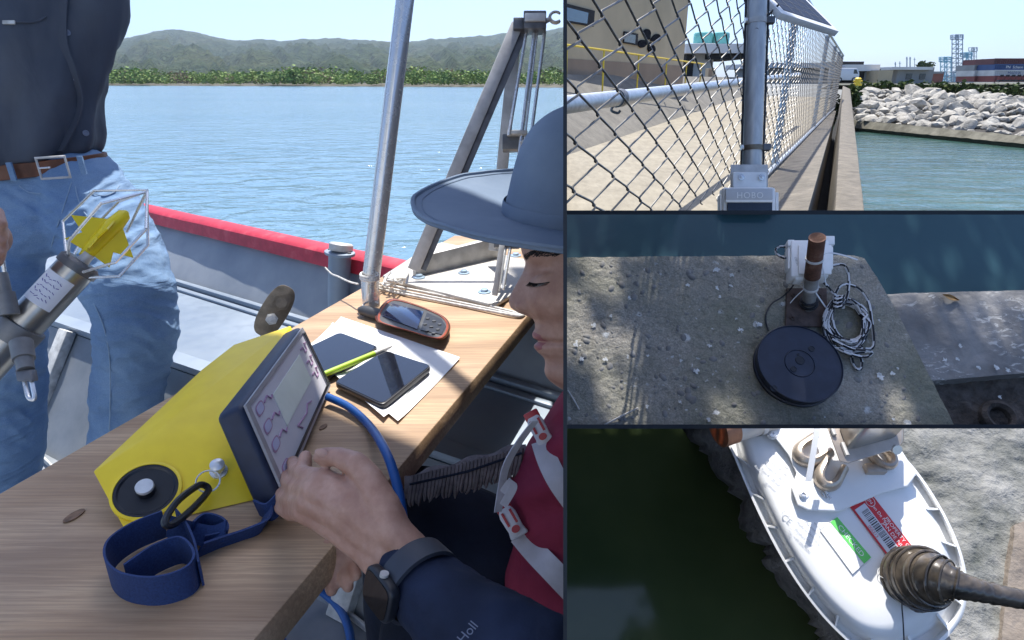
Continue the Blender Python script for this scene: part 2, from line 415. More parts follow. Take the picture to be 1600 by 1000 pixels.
mb.build('bench_edge_rail', m_alu.m, boat, mods=BEV(.004))
mb = MB(); mb.bar(bi0 + U * .004 + gn * .02, bi1 + U * .004 + gn * .02, .05, .006); mb.build('bench_lip', m_alu.m, boat)
mb = MB(); mb.quad(bi0 - U * .02, bi1 - U * .02, bi1 + drop, bi0 + drop); mb.build('bench_front', m_floor.m, boat)
fl = [bi0 + drop, bi1 + drop, bi1 + drop + Vector((1, -3.5, 0)), bi0 + drop + Vector((-.5, -3.5, 0))]
MB().prism(fl, -U * .02).build('floor', m_floor.m, boat, sm=False)
def rib(px, parent):
    t0 = Z(px, 500 + (px - 75) * .3407, -.72) - U * .012; t1 = t0 + drop
    nrm = idv.cross(drop).normalized(); nrm = nrm if nrm.y < 0 else -nrm
    mb = MB(); wv = idv * .026
    mb.hexa([t0 - wv, t0 + wv, t1 + wv, t1 - wv] + [q + nrm * .03 for q in (t0 - wv, t0 + wv, t1 + wv, t1 - wv)])
    fwd = Vector((drop.x, drop.y, 0)).normalized(); fwd = (fwd + Vector((0.55, 0, 0))).normalized()
    t2 = t1 + (Z(100, 724, -1.03) - Z(45, 700, -1.03)) * 2.2 + Vector((0, -.1, 0))
    q = [t1 - wv + U * .012, t1 + wv + U * .012, t2 + wv + U * .012, t2 - wv + U * .012]
    mb.prism(q, U * .02)
    mb.build('rib', m_white.m, parent, mods=BEV(.004))
for rx in (112, -260, 620): rib(rx, boat)
# awning over the boat, above the picture: its shade falls on the near half of the plank
m_awn = paint('awning_cloth', (0.62, 0.63, 0.62), 0.8, 0.1, 10)
sa, sb = Z(440, 612, -.5), Z(690, 704, -.5)
sdir = (sb - sa); sdir.z = 0; sdir.normalize()
up_t = 3.3 / SUNV.z
A0 = sa - sdir * 0.75 + SUNV * up_t; A1 = sb + sdir * 1.4 + SUNV * up_t
back = Vector((sdir.y, -sdir.x, 0)); back = back if back.y < 0 else -back
saz = Vector((math.sin(SUN_AZ), math.cos(SUN_AZ), 0)); side_n = Vector((saz.y, -saz.x, 0)); lim = 0.0
def to_edge(p, d):                 # along d to the upright plane of the partition board
    return p + d * ((lim - (p - CO).dot(side_n)) / d.dot(side_n))
q0, q1 = A0, to_edge(A0, sdir); q2, q3 = to_edge(A0 + back * 1.9, sdir), A0 + back * 1.9
CUR = 0
mb = MB(); mb.hexa([q0, q1, q2, q3] + [q + U * .03 for q in (q0, q1, q2, q3)]); mb.build('awning', m_awn, boat, mods=BEV(.008))
CUR = 1
# white wheelhouse added unseen behind the camera to throw sunlight into the shade
m_cab = paint('bounce_wall_paint', (0.82, 0.82, 0.80), 0.6, 0.04, 3)
YW = -1.15
mb = MB(); mb.abox(-3.2, 3.6, YW - .08, YW, .06, CAMZ + 1.7); wh = mb.build('bounce_wall', m_cab, boat, mods=BEV(.01))
MB().abox(-3.3, 3.7, YW - 2.2, YW + .18, CAMZ + 1.7, CAMZ + 1.76).build('bounce_wall_roof', m_cab, boat, mods=BEV(.01))
m_wgl0 = Mat('bounce_wall_glass', (0.02, 0.03, 0.035), 0.08)
for x in (-2.4, -1.3, 1.5, 2.6):
    f_ = MB().abox(x - .36, x + .36, YW - .002, YW + .02, CAMZ + .65, CAMZ + 1.25).build('window', m_cab, wh); MB().abox(x - .31, x + .31, YW + .019, YW + .024, CAMZ + .70, CAMZ + 1.20).build('pane', m_wgl0.m, f_)
MB().abox(-.38, .38, YW + .001, YW + .03, .10, CAMZ + 1.3).build('bounce_wall_door', m_cab, wh, mods=BEV(.006))
MB().cyl(Vector((.28, YW + .02, CAMZ + .1)), Vector((.28, YW + .07, CAMZ + .1)), .02, 14).build('door_knob', m_chrome.m, wh)
# awning pole
pb, pt = P(578, 448, 1.50), P(634, -10, 1.44)
ptt = pb + (pt - pb) * 6.6
mb = MB(); mb.tube([pb - U * .05, pb, pt, ptt], 0.0205, 28); mb.build('awning_pole', m_chrome.m, boat)
# rod holder set in the gunwale
c = Z(531, 398, -.492); rh = thing('rod_holder', c - U * .2, 'cast alloy rod holder with an oval flange set into the red gunwale', 'rod holder')
ax = gd * .058; ay = gn * .036
MB().prism(ell(c, ax, ay, 28), U * .010).build('flange', m_alu.m, rh, mods=BEV(.003))
cc = c + U * .026 + gn * .008
mb = MB(); mb.lathe(cc, U + gn * .25, [(.001, -.016), (.033, -.016), (.036, -.008), (.036, .004), (.032, .008), (.001, .009)], 28, caps=False); mb.build('cap', m_steel.m, rh)
mb = MB(); mb.tube([c - U * .002, c - U * .12 - gn * .02, c - U * .24 - gn * .03], [.034, .032, .032], 24); mb.build('tube', m_alu.m, rh)
for s in (-1, 1): MB().cyl(c + ax * .78 * s + U * .009, c + ax * .78 * s + U * .013, .006, 12).build('bolt', m_darkst.m, rh)
# bronze oarlock plate leaning on the bench edge
cA_, cB_ = P(409, 520, 1.66), P(449, 452, 1.68)
orr = thing('oarlock_plate', P(412, 528, 1.66), 'weathered bronze oarlock plate leaning on the bench behind the yellow instrument', 'boat fitting')
dv = (cB_ - cA_); L_ = dv.length; dv.normalize(); nv = (CO - cA_).normalized(); nv = (nv - dv * nv.dot(dv)).normalized(); wv = dv.cross(nv)
mid = (cA_ + cB_) / 2; pts = []
for k in range(28):
    a = 2 * math.pi * k / 28; pts.append(mid + dv * (L_ * .5 * math.copysign(abs(math.sin(a)) ** .8, math.sin(a))) * 1.12 + wv * .034 * math.copysign(abs(math.cos(a)) ** .7, math.cos(a)))
MB().prism(pts, nv * .008).build('plate', m_bronze.m, orr, mods=BEV(.002))
for off, r, l, mt in ((.026, .014, .03, m_bronze.m), (-.022, .010, .035, m_rope.m)):
    q = mid + dv * off + wv * .004
    mb = MB(); mb.cyl(q, q + nv * l, r, 16); mb.cyl(q + nv * .008, q + nv * .016, r * 1.6, 6); mb.build('bolt', mt, orr)
# cords
def cord(name, pts, r, mat, label, n=8, seg=6):
    return tag(MB().tube(smooth(pts, n), r, seg).build(name, mat), label, 'cord')
cord('cord', [P(508, 418, 1.62), P(518, 428, 1.6), P(528, 432, 1.58), P(545, 440, 1.54), P(560, 444, 1.5)], .0022, m_rope.m, 'thin white cord hanging from the rod holder to the pole')
cord('cord', [P(147, 522, 1.8), P(148, 550, 1.79), P(153, 568, 1.77), P(165, 577, 1.76), P(182, 578, 1.75)], .003, m_rope.m, 'thin white cord lying behind the standing man\'s knee')
# ------------------------------------------------------------------ plank
ZP = -.5
m_wood = Mat('plank_wood', (0.5, 0.3, 0.15), 0.62)
pl0, pl1 = Z(0, 770, ZP), Z(570, 447, ZP); pr0, pr1 = Z(430, 960, ZP), Z(820, 490, ZP)
pu = (pl1 - pl0).normalized(); ang = math.atan2(pu.y, pu.x)
vv = m_wood.coord(scale=(1.1, 13, 13), rot=(0, 0, -ang)); vv2 = m_wood.coord(scale=(1, 22, 22), rot=(0, 0, -ang))
wv_ = m_wood.n.new('ShaderNodeTexWave'); wv_.wave_type = 'BANDS'; wv_.bands_direction = 'Y'
wv_.inputs['Scale'].default_value = 0.55; wv_.inputs['Distortion'].default_value = 6.0; wv_.inputs['Detail'].default_value = 3; wv_.inputs['Detail Scale'].default_value = 0.8
m_wood.L(vv, wv_.inputs['Vector'])
g_ = m_wood.noise(3.2, 6, 0.6, 1.2, vec=vv2)
c1 = m_wood.ramp(wv_.outputs[1], [(0.1, (0.36, 0.21, 0.105)), (0.5, (0.53, 0.335, 0.185)), (0.9, (0.64, 0.43, 0.25))])
c2 = m_wood.ramp(g_, [(0.3, (0.36, 0.22, 0.12)), (0.7, (0.68, 0.47, 0.28))])
cm = m_wood.mix(0.5, c1, c2)
dirt = m_wood.ramp(m_wood.noise(3.0, 5, 0.6), [(0.40, 0.0), (0.75, 0.55)])
cm = m_wood.mix(dirt, cm, (0.30, 0.23, 0.175))
cpv = m_wood.coord(rot=(0, 0, -ang))
fine = m_wood.noise(4, 5, .65, .6, vec=m_wood.coord(scale=(1.6, 60, 60), rot=(0, 0, -ang)))
cm = m_wood.mix(m_wood.ramp(fine, [(.42, .45), (.60, 0)]), cm, (0.24, 0.145, 0.085))
m_wood.color(cm).bump(fine, .3, .0015).bump(g_, 0.25, 0.003).bump(wv_.outputs[1], 0.15, 0.002)
nrm_ = Vector((pu.y, -pu.x, 0))
pw = (pr0 - pl0).dot(nrm_)
ps = pl0 - pu * .75; pe = pl1 + pu * .62
mb = MB(); ring = []
NB = 30
rings = []
for i in range(NB + 1):
    q = lerp(ps, pe, i / NB); wb = .0015 * fbm(i * .6, 3)
    rings.append([q + U * (0 + wb), q + nrm_ * pw + U * wb, q + nrm_ * (pw + .004) - U * .036, q - nrm_ * .002 - U * .036])
mb.loft(rings); plank = tag(mb.build('plank', m_wood.m, mods=BEV(.003, 2)), 'worn wooden plank laid across the boat as a work table', 'plank')
m_knot = Mat('knot', (0.20, 0.115, 0.065), 0.7).vary(90, .45)
for kx, ky, kr in ((116, 807, .014), (505, 668, .009)):
    MB().prism(ell(Z(kx, ky, ZP) + U * .0008, pu * kr, nrm_ * kr * .5, 18), U * .0010).build('knot', m_knot.m, plank)
# ------------------------------------------------------------------ winch bracket on the plank's end
m_plate = Mat('galvanised_plate', (0.50, 0.48, 0.45), 0.55, 0.25).vary(14, .18, 6, .08)
wb_ = thing('winch_bracket', Z(700, 430, ZP), 'steel winch bracket with a grey base plate tied to the far end of the plank', 'bracket')
zt = ZP + .014
pts = [Z(598, 430, zt), Z(612, 437, zt), Z(762, 474, zt), Z(778, 473, zt), Z(796, 462, zt), Z(842, 424, zt), Z(838, 408, zt), Z(690, 378, zt), Z(668, 385, zt)]
MB().prism([p - U * .010 for p in pts], U * .010).build('base_plate', m_plate.m, wb_, mods=BEV(.003))
mb_blue = Mat('bolt_zinc', (0.42, 0.55, 0.68), 0.35, 0.8)
for (x, y) in ((725, 427), (757, 457), (655, 434), (806, 400)):
    q = Z(x, y, zt); mb = MB(); mb.lathe(q, U, [(.016, 0), (.016, .003), (.009, .004), (.009, .009), (.002, .010)], 18); mb.build('bolt', mb_blue.m, wb_)
def flatbar(name, a, b, wpx, th, mat, side=None):
    D_ = (Dof(a) + Dof(b)) / 2; d = (b - a).normalized(); vw = (CO - (a + b) / 2).normalized(); x = d.cross(vw).normalized(); n = x.cross(d).normalized()
    mb = MB(); mb.box((a + b) / 2, (b - a) / 2, x * (wpx / F * D_ / 2), n * th / 2)
    return mb.build(name, mat, wb_, mods=BEV(.0015))
DB = 1.72
flatbar('brace', P(646, 422, 1.66), P(808, 38, 1.70), 19, .008, m_steel.m)
mb = MB(); mb.bar(P(657, 420, 1.67), P(819, 42, 1.71), .004, .03, up=CX); mb.build('brace_flange', m_darkst.m, wb_)
flatbar('upright', P(772, 392, 1.80), P(806, 48, 1.74), 18, .008, m_steel.m)
mb = MB(); mb.hexa([Z(645, 430, zt), Z(650, 432, zt), Z(780, 402, zt), Z(776, 399, zt), Z(645, 430, zt) + U * .05, Z(650, 432, zt) + U * .05, Z(780, 402, zt) + U * .06, Z(776, 399, zt) + U * .06])
mb.build('base_angle', m_steel.m, wb_, mods=BEV(.001))
flatbar('front_strut', P(773, 462, 1.50), P(786, 372, 1.52), 9, .006, m_steel.m)
for a, b, r in (((822, 52), (795, 212), .0045), ((836, 42), (806, 285), .0055), ((851, 50), (822, 272), .0045), ((840, 45), (812, 285), .003), ((806, 285), (778, 455), .005), ((815, 285), (786, 452), .004)):
    mb = MB(); mb.tube([P(*a, 1.70), P(*b, 1.66 if b[1] < 400 else 1.52)], r, 10); mb.build('rod', m_chrome.m, wb_)
def fblock(name, x0, y0, x1, y1, D, th, mat):
    mb = MB(); c = P((x0 + x1) / 2, (y0 + y1) / 2, D); mb.box(c, CX * ((x1 - x0) / 2 * D / F), CD * ((y1 - y0) / 2 * D / F), CF * th); return mb.build(name, mat, wb_, mods=BEV(.003))
fblock('head_block', 818, 22, 853, 50, 1.69, .022, m_darkst.m); fblock('head_cap', 820, 21, 853, 34, 1.665, .005, m_steel.m); fblock('hinge', 802, 32, 818, 50, 1.70, .02, m_darkst.m)
fblock('clamp', 785, 212, 826, 236, 1.70, .018, m_darkst.m); fblock('clamp_plate', 792, 206, 824, 213, 1.68, .02, m_steel.m); fblock('foot_clamp', 772, 370, 812, 388, 1.6, .02, m_darkst.m)
def hook(cx, cy, s, D):
    pts = []
    for k in range(15):
        a = R(40 + 280 * k / 14); pts.append(P(cx + s * math.cos(a), cy - s * .95 * math.sin(a), D))
    mb = MB(); mb.tube(pts, [s * .42 * D / F * (1 - .15 * (k in (0, 14))) for k in range(15)], 10, flat=.6)
    mb.tube([P(cx - s, cy + s * .3, D), P(cx - s * 2.6, cy + s * 1.2, D)], s * .4 * D / F, 8); mb.build('hook', m_steel.m, wb_)
hook(868, 27, 9, 1.68); hook(833, 215, 7.5, 1.66)
# rope lashing
mb = MB()
for off in (0, 5, 9):
    mb.tube(smooth([P(566, 440 + off * .4, 1.50), Z(600, 444 + off, ZP + .006), Z(640, 452 + off, ZP + .006), Z(720, 468 + off, ZP + .005), Z(800, 487 + off * .6, ZP + .006), Z(818, 494, ZP + .002), Z(819, 500, ZP - .02)], 6), .0035, 6)
rnd = random.Random(3)
q = [Z(618 + rnd.uniform(-20, 24), 434 + rnd.uniform(-10, 12), ZP + rnd.uniform(.005, .045)) for _ in range(14)]
mb.tube(smooth(q, 6), .0032, 6)
q = [P(577 + 14 * math.cos(a * .9), 436 + 4 * math.sin(a * .9) - a * .4, 1.48 - .02 * math.sin(a * .9)) for a in range(22)]
mb.tube(smooth(q, 3), .003, 6)
tag(mb.build('rope', m_rope.m), 'white rope lashing the bracket to the plank, knotted at the pole', 'rope')
# ================================================================== yellow instrument on the plank
m_yel = Mat('yellow_case', (0.86, 0.62, 0.015), 0.42); yn = m_yel.noise(30, 5)
m_yel.color(m_yel.ramp(yn, [(0.3, (0.84, 0.60, 0.015)), (0.7, (0.92, 0.68, 0.02))])).bump(m_yel.noise(300, 2), 0.06, 0.001)
m_navy = Mat('navy_rubber', (0.012, 0.022, 0.055), 0.5).vary(40, .2, 4, .05)
m_blk = Mat('black_plastic', (0.012, 0.014, 0.02), 0.4).vary(40, .2, 4, .04)
m_face = Mat('panel_face', (0.66, 0.65, 0.70), 0.6, 0, .2).vary(9, .06)
m_lcd = Mat('lcd_glass', (0.80, 0.88, 0.80), 0.4, 0, .3).vary(14, .08)
m_pur = Mat('purple_print', (0.42, 0.26, 0.40), 0.5); m_key = Mat('key_print', (0.50, 0.52, 0.72), 0.4)
m_frame = Mat('bezel_trim', (0.30, 0.30, 0.33), 0.4).vary(30, .1)
ins = thing('water_meter_unit', Z(300, 800, ZP), 'bright yellow measuring instrument with a tilted display panel, standing on the plank', 'instrument')
e2 = Vector((-.022, .315, .0))
A_, B_, C_ = P(144, 737, .80), Z(194, 830, ZP + .001), Z(402, 781, ZP + .001)
fnm = (B_ - A_).cross(C_ - A_).normalized(); fnm = fnm if fnm.dot(CF) < 0 else -fnm
def onfront(px, py, h=0.0):
    r = ray(px, py); t = ((A_ + fnm * h) - CO).dot(fnm) / r.dot(fnm); return CO + r * t
E_ = onfront(342, 655)
fn1, fn2, ff1 = P(375, 634, .795), P(440, 782, .79), P(470, 508, 1.105)   # display face corners
_fn = (fn2 - fn1).cross(ff1 - fn1); _r = ray(516, 604); ff2 = CO + _r * ((fn1 - CO).dot(_fn) / _r.dot(_fn))
A2, E2 = P(315, 578, 1.08), P(455, 508, 1.13)
# body: front outline swept back
top_k = onfront(222, 688)
Fr = [A_, B_, C_, E_, top_k]
Bk = [A2, B_ + e2, C_ + e2, E2, top_k + lerp(A2 - A_, E2 - E_, .5)]
mb = MB(); mb.loft([Fr, Bk]); case = mb.build('case', m_yel.m, ins, mods=BEV(.0025, 2), ang=22)
# display head: slab behind the face
nf = (fn2 - fn1).cross(ff1 - fn1).normalized(); nf = nf if nf.dot(CX) > 0 else -nf
back_ = -nf * .036
mb = MB(); mb.loft([[fn1, ff1, ff2, fn2], [q + back_ for q in (fn1, ff1, ff2, fn2)]]); head = mb.build('display_head', m_navy.m, ins, mods=BEV(.008, 3))
def facept(s, t, h=0.0):   # s along the long side, t down
    return lerp(lerp(fn1, fn2, t), lerp(ff1, ff2, t), s) + nf * h
def fquad(s0, t0, s1, t1, h0, h1): 
    return MB().loft([[facept(s0, t0, h0), facept(s1, t0, h0), facept(s1, t1, h0), facept(s0, t1, h0)], [facept(s0, t0, h1), facept(s1, t0, h1), facept(s1, t1, h1), facept(s0, t1, h1)]])
mb = MB()
for (s0, t0, s1, t1) in ((.02, .03, .98, .085), (.02, .915, .98, .97), (.02, .085, .055, .915), (.945, .085, .98, .915)): 
    q = fquad(s0, t0, s1, t1, .0005, .004); mb.add(q.V, q.Fc)
mb.build('bezel', m_frame.m, head)
fquad(.056, .086, .944, .914, .0004, .0016).build('face_plate', m_face.m, head)
fquad(.30, .24, .78, .62, .0018, .0026).build('screen', m_lcd.m, head)
fquad(.945, .10, .975, .93, .0042, .0052).build('seal_strip', m_blk.m, head)
fquad(.05, .89, .96, .925, .0042, .0052).build('seal_strip', m_blk.m, head)
for t in (.20, .40, .60, .86):
    c = facept(.135, t, .0022); ax = (facept(.2, t) - facept(.1, t)) * .5; ay = (facept(.1, t + .13) - facept(.1, t)) * .45
    pts = [c + ax * math.copysign(abs(math.cos(a)) ** .6, math.cos(a)) * .9 + ay * math.copysign(abs(math.sin(a)) ** .6, math.sin(a)) for a in [2 * math.pi * k / 20 for k in range(20)]]
    bt = MB().prism([p - nf * .0003 for p in pts], nf * .0006).build('button', m_pur.m, head)
    MB().prism([c + (p - c) * .78 for p in pts], nf * .0007).build('key_top', m_key.m, bt)
mb = MB()
def line(pts): mb.tube([facept(s, t, .0024) for s, t in pts], .0013, 5)
for t in (.2, .4, .6): line([(.19, t), (.24, t - .02), (.27, t + .05), (.29, t + .03)])
for t in (.22, .42, .60): line([(.82, t), (.86, t), (.86, t + .08), (.90, t + .08), (.90, t - .02), (.93, t)])
line([(.40, .76), (.55, .80), (.60, .74), (.66, .78)]); line([(.40, .76), (.44, .84)])
mb.build('printed_line', m_pur.m, head, kind='stuff')
# dial recess
dc = onfront(229, 768); rx = (onfront(280, 756) - dc).length
mb = MB(); mb.lathe(dc, fnm, [(rx * 1.10, -.002), (rx * 1.10, .0035), (rx * 1.0, .0045), (rx * .98, .001)], 48, caps=False); mb.build('dial_rim', m_yel.m, ins)
mb = MB(); mb.lathe(dc, fnm, [(rx * .99, .0015), (rx * .99, .0035), (rx * .90, .0035), (rx * .84, .0016), (rx * .001, .0012)], 48, caps=False); dial = mb.build('dial', m_blk.m, ins)
mb = MB(); mb.lathe(dc, fnm, [(rx * .30, .001), (rx * .30, .010), (rx * .001, .010)], 28, caps=False); mb.build('spindle', m_blk.m, dial)
m_alk = Mat('brushed_cap', (0.66, 0.68, 0.70), 0.5, 0.3).vary(60, .12)
mb = MB(); mb.lathe(dc + fnm * .010, fnm, [(rx * .29, 0), (rx * .29, .003), (rx * .27, .004), (.0001, .004)], 28, caps=False); mb.build('spindle_cap', m_alk.m, dial)
# eyelet, ring and carabiner
sc = onfront(342, 737)
mb = MB(); mb.lathe(sc, fnm, [(.011, 0), (.011, .003), (.007, .004), (.006, .010), (.009, .012), (.009, .018), (.004, .021), (.0002, .021)], 20, caps=False); mb.build('eyelet', m_chrome.m, ins)
rc = onfront(325, 752, .014); tx, ty = (onfront(345, 745, .014) - rc).normalized(), Vector((0, 0, 0)); ty = fnm.cross(tx)
MB().tube(ell(rc, tx * .014, ty * .013 + fnm * .004, 24), .0011, 6, closed=True).build('split_ring', m_chrome.m, ins)
strap = thing('lanyard', Z(240, 880, ZP), 'navy blue webbing lanyard coiled on the plank and clipped to the yellow instrument', 'strap')
k0, k1 = onfront(322, 762, .016), P(262, 818, .70)
dk = (k1 - k0).normalized(); vk = (CO - k0).normalized(); sk = dk.cross(vk).normalized()
pts = [k0 + sk * .005, k0 + dk * .012 + sk * .009, k0 + (k1 - k0) * .6 + sk * .011, k1 + sk * .004, k1 - sk * .004 - dk * .002, k0 + (k1 - k0) * .6 - sk * .007, k0 + dk * .012 - sk * .006, k0 - sk * .003 - dk * .002]
MB().tube(smooth(pts, 5, True), .0042, 8, closed=True).build('carabiner', m_blk.m, strap)
m_web = Mat('navy_webbing', (0.012, 0.035, 0.13), 0.75); wz = m_web.noise(500, 2); m_web.color(m_web.ramp(wz, [(0.3, (0.009, 0.026, 0.10)), (0.7, (0.018, 0.05, 0.17))])).bump(wz, .3, .001)
def zpt(px, py, h): return Z(px, py, ZP + h)
# big upright loop at the left: ribbon standing on edge
def standing(pts, hgt, name):   # pts (px,py) on the plank, ribbon stands up
    c = smooth([zpt(x, y, .002) + U * hgt * .5 for x, y in pts], 6)
    return MB().ribbon(c, U * hgt * .5 + CF * 0.0, .0012).build(name, m_web.m, strap)
standing([(262, 838), (215, 858), (180, 885), (176, 915), (200, 938), (250, 945), (298, 930), (312, 905), (290, 880), (252, 892), (225, 910), (205, 925)], .036, 'loop')
standing([(282, 830), (300, 855), (312, 885), (318, 915)], .032, 'loop')
c = smooth([zpt(262, 822, .030), zpt(300, 832, .016), zpt(330, 838, .012), zpt(352, 830, .02)], 6)
MB().ribbon(c, CF * .008 + U * .012, .0013).build('webbing', m_web.m, strap)
c = smooth([P(418, 800, .775), zpt(412, 822, .010), zpt(380, 838, .006), zpt(345, 850, .006), zpt(310, 862, .010)], 6)
MB().ribbon(c, CX * .008 + U * .012, .0013).build('webbing', m_web.m, strap)
c = smooth([zpt(300, 828, .02), zpt(318, 815, .016), zpt(345, 822, .012), zpt(352, 840, .008), zpt(318, 850, .004)], 6)
MB().ribbon(c, U * .012 + CX * .004, .0013).build('webbing', m_web.m, strap)
c = smooth([P(402, 794, .785), P(420, 800, .772), P(436, 786, .775)], 6)
MB().ribbon(c, U * .012 - CX * .003, .0014).build('webbing', m_web.m, strap)
# ================================================================== things on the far half of the plank
m_paper = Mat('paper', (0.80, 0.80, 0.81), 0.8).vary(20, .04)
m_ink = Mat('pencil_print', (0.55, 0.5, 0.62), 0.8)
def sheet(pts, h, label, curl=.0):
    q = [zpt(x, y, h) for x, y in pts]
    mb = MB(); n = 14
    mb.grid(n, n, lambda u, v: lerp(lerp(q[0], q[1], u), lerp(q[3], q[2], u), v) + U * (curl * (abs(u - .5) * 2) ** 4 + .0016 * fbm(u * 3, v * 3, h * 900) + .0008))
    o = tag(mb.build('paper_sheet', m_paper.m, mods=[('SOLIDIFY', dict(thickness=.0004))]), label, 'paper')
    return o
s1 = sheet([(478, 545), (533, 498), (719, 562), (622, 662)], .0005, 'white data sheet under the two phones on the plank', .004)
s2 = sheet([(476, 548), (520, 508), (668, 580), (600, 657)], .0030, 'second white sheet lying crooked on the data sheet', .005)
mb = MB()
for k in range(7):
    a = zpt(545 + k * 11, 506 + k * 4.5, .0055); mb.bar(a, zpt(525 + k * 11, 520 + k * 4.5, .0055), .0008, .0004)
for k in range(4): mb.bar(zpt(540 - k * 5, 508 + k * 4, .0056), zpt(618 - k * 5, 538 + k * 4, .0056), .0008, .0004)
if s1: mb.build('printed_table', m_ink.m, s1, kind='stuff')
m_glass = Mat('phone_glass', (0.006, 0.008, 0.015), 0.03, 0, 0.9)
def phone(pts, h0, th, label):
    q = [zpt(x, y, h0 + th) for x, y in pts]
    c = sum(q, Vector()) / 4
    # rounded outline
    out = []
    for i in range(4):
        p, a, b = q[i], q[i - 1], q[(i + 1) % 4]
        da, db = (a - p).normalized() * .013, (b - p).normalized() * .013
        for k in range(6):
            t = k / 5; out.append((p + da) * (1 - t) ** 2 + p * 2 * t * (1 - t) + (p + db) * t * t)
    t_ = thing('phone', Vector((c.x, c.y, CAMZ + ZP + h0)), label, 'phone')
    MB().prism([p - U * th for p in out], U * th).build('body', m_blk.m, t_, mods=BEV(.002, 2))
    ins_ = [c + (p - c) * .965 for p in out]
    MB().prism([p + U * .0003 for p in ins_], U * .0008).build('screen', m_glass.m, t_)
phone([(521, 597), (601, 547), (675, 571), (598, 633)], .0065, .010, 'black phone lying nearest the plank edge beside the green pen')
phone([(470, 548), (531, 519), (592, 542), (509, 590)], .0065, .008, 'black phone half hidden behind the display panel')
m_lime = Mat('lime_plastic', (0.42, 0.62, 0.05), 0.35).vary(30, .1)
def pen(a, b, r, label, tip=True):
    t_ = thing('pen', a - U * r, label, 'pen'); d = (b - a)
    MB().tube([a, a + d * .72], r, 14).build('barrel', m_lime.m, t_)
    MB().tube([a + d * .72, a + d * .90, b], [r * .92, r * .8, r * .25], 12).build('tip', m_steel.m, t_)
    MB().tube([a - d * .02, a + d * .01], [r * .7, r * .9], 12).build('cap', m_blk.m, t_)
pen(zpt(504, 586, .018), zpt(613, 541, .018), .0055, 'lime green pen lying across the two phones')
pen(zpt(612, 618, .008), zpt(642, 598, .008), .004, 'short lime green pen poking out from under the phone')
# handheld satellite navigator
m_gdk = Mat('gps_grey', (0.06, 0.062, 0.066), 0.5).vary(40, .2, 4, .08)
m_org = Mat('gps_orange', (0.34, 0.07, 0.03), 0.5).vary(40, .2)
m_scr = Mat('gps_screen', (0.006, 0.02, 0.075), 0.1, 0, 0.8)
gp = thing('handheld_navigator', Z(640, 525, ZP), 'grey handheld navigator with orange trim and stub antenna lying on the plank', 'navigator')
og = [(588, 500), (592, 484), (604, 470), (618, 467), (645, 474), (672, 484), (694, 495), (703, 508), (700, 522), (690, 530), (672, 528), (640, 518), (604, 508)]
def ring_at(h, k=1.0, pts=og):
    q = [zpt(x, y, h) for x, y in pts]; c = sum(q, Vector()) / len(q); return smooth([c + (p - c) * k for p in q], 3, True)
MB().loft([ring_at(.002, .95), ring_at(.012, 1.0), ring_at(.020, .985), ring_at(.026, .93)]).build('body', m_gdk.m, gp)
MB().loft([ring_at(.0155, 1.002), ring_at(.0172, 1.012), ring_at(.0190, .996)], caps=False).build('trim', m_org.m, gp)
MB().loft([ring_at(.0245, .965), ring_at(.0265, .955), ring_at(.0275, .93), ring_at(.0262, .90)], caps=False).build('trim', m_org.m, gp)
sq = [zpt(x, y, .0268) for x, y in ((597, 494), (611, 474), (662, 487), (652, 515))]
c = sum(sq, Vector()) / 4
MB().prism(sq, U * .0012).build('screen', m_scr.m, gp, mods=BEV(.0008))
kp = [zpt(x, y, .0266) for x, y in ((657, 516), (667, 489), (690, 499), (697, 510), (690, 523))]
MB().prism(kp, U * .001).build('keypad', m_blk.m, gp)
for (x, y) in ((668, 498), (678, 502), (687, 507), (664, 507), (674, 511), (684, 515), (667, 517), (677, 521)):
    q = zpt(x, y, .0278); MB().prism(ell(q, CX * .0042, Vector((0, .004, 0)), 10), U * .0014).build('key', m_gdk.m, gp)
a, b = zpt(600, 494, .014), zpt(563, 484, .014)
MB().tube([a, lerp(a, b, .4), lerp(a, b, .9), b + (b - a) * .05], [.012, .0135, .012, .006], 16).build('antenna', m_gdk.m, gp)
q = smooth([zpt(565, 482, .016), zpt(570, 474, .018), zpt(582, 471, .018), zpt(592, 474, .016)], 5); MB().tube(q, .0022, 6).build('lanyard_loop', m_rope.m, gp)
# blue cables
m_cab = Mat('blue_cable', (0.012, 0.10, 0.36), 0.4).vary(60, .12)
tag(MB().tube(smooth([zpt(512, 620, .014), zpt(545, 636, .012), zpt(576, 664, .010), P(600, 700, .86), P(617, 745, .82), P(628, 800, .80), P(634, 870, .79), P(640, 960, .8)], 8), .0065, 12).build('cable', m_cab.m), 'blue cable curving from the display panel over the plank edge', 'cable')
tag(MB().tube(smooth([Z(455, 900, -.95), Z(480, 910, -.97), Z(510, 930, -1.0), Z(535, 958, -1.01), Z(548, 1000, -1.01), Z(545, 1060, -1.01)], 8), .0085, 12).build('cable', m_cab.m), 'blue cable lying on the boat floor under the dangling hand', 'cable')
tag(MB().tube(smooth([Z(400, 952, -1.0), Z(425, 972, -1.0), Z(440, 1000, -1.01), Z(450, 1040, -1.01)], 8), .0085, 12).build('cable', m_cab.m), 'blue cable on the boat floor close to the plank\'s near edge', 'cable')
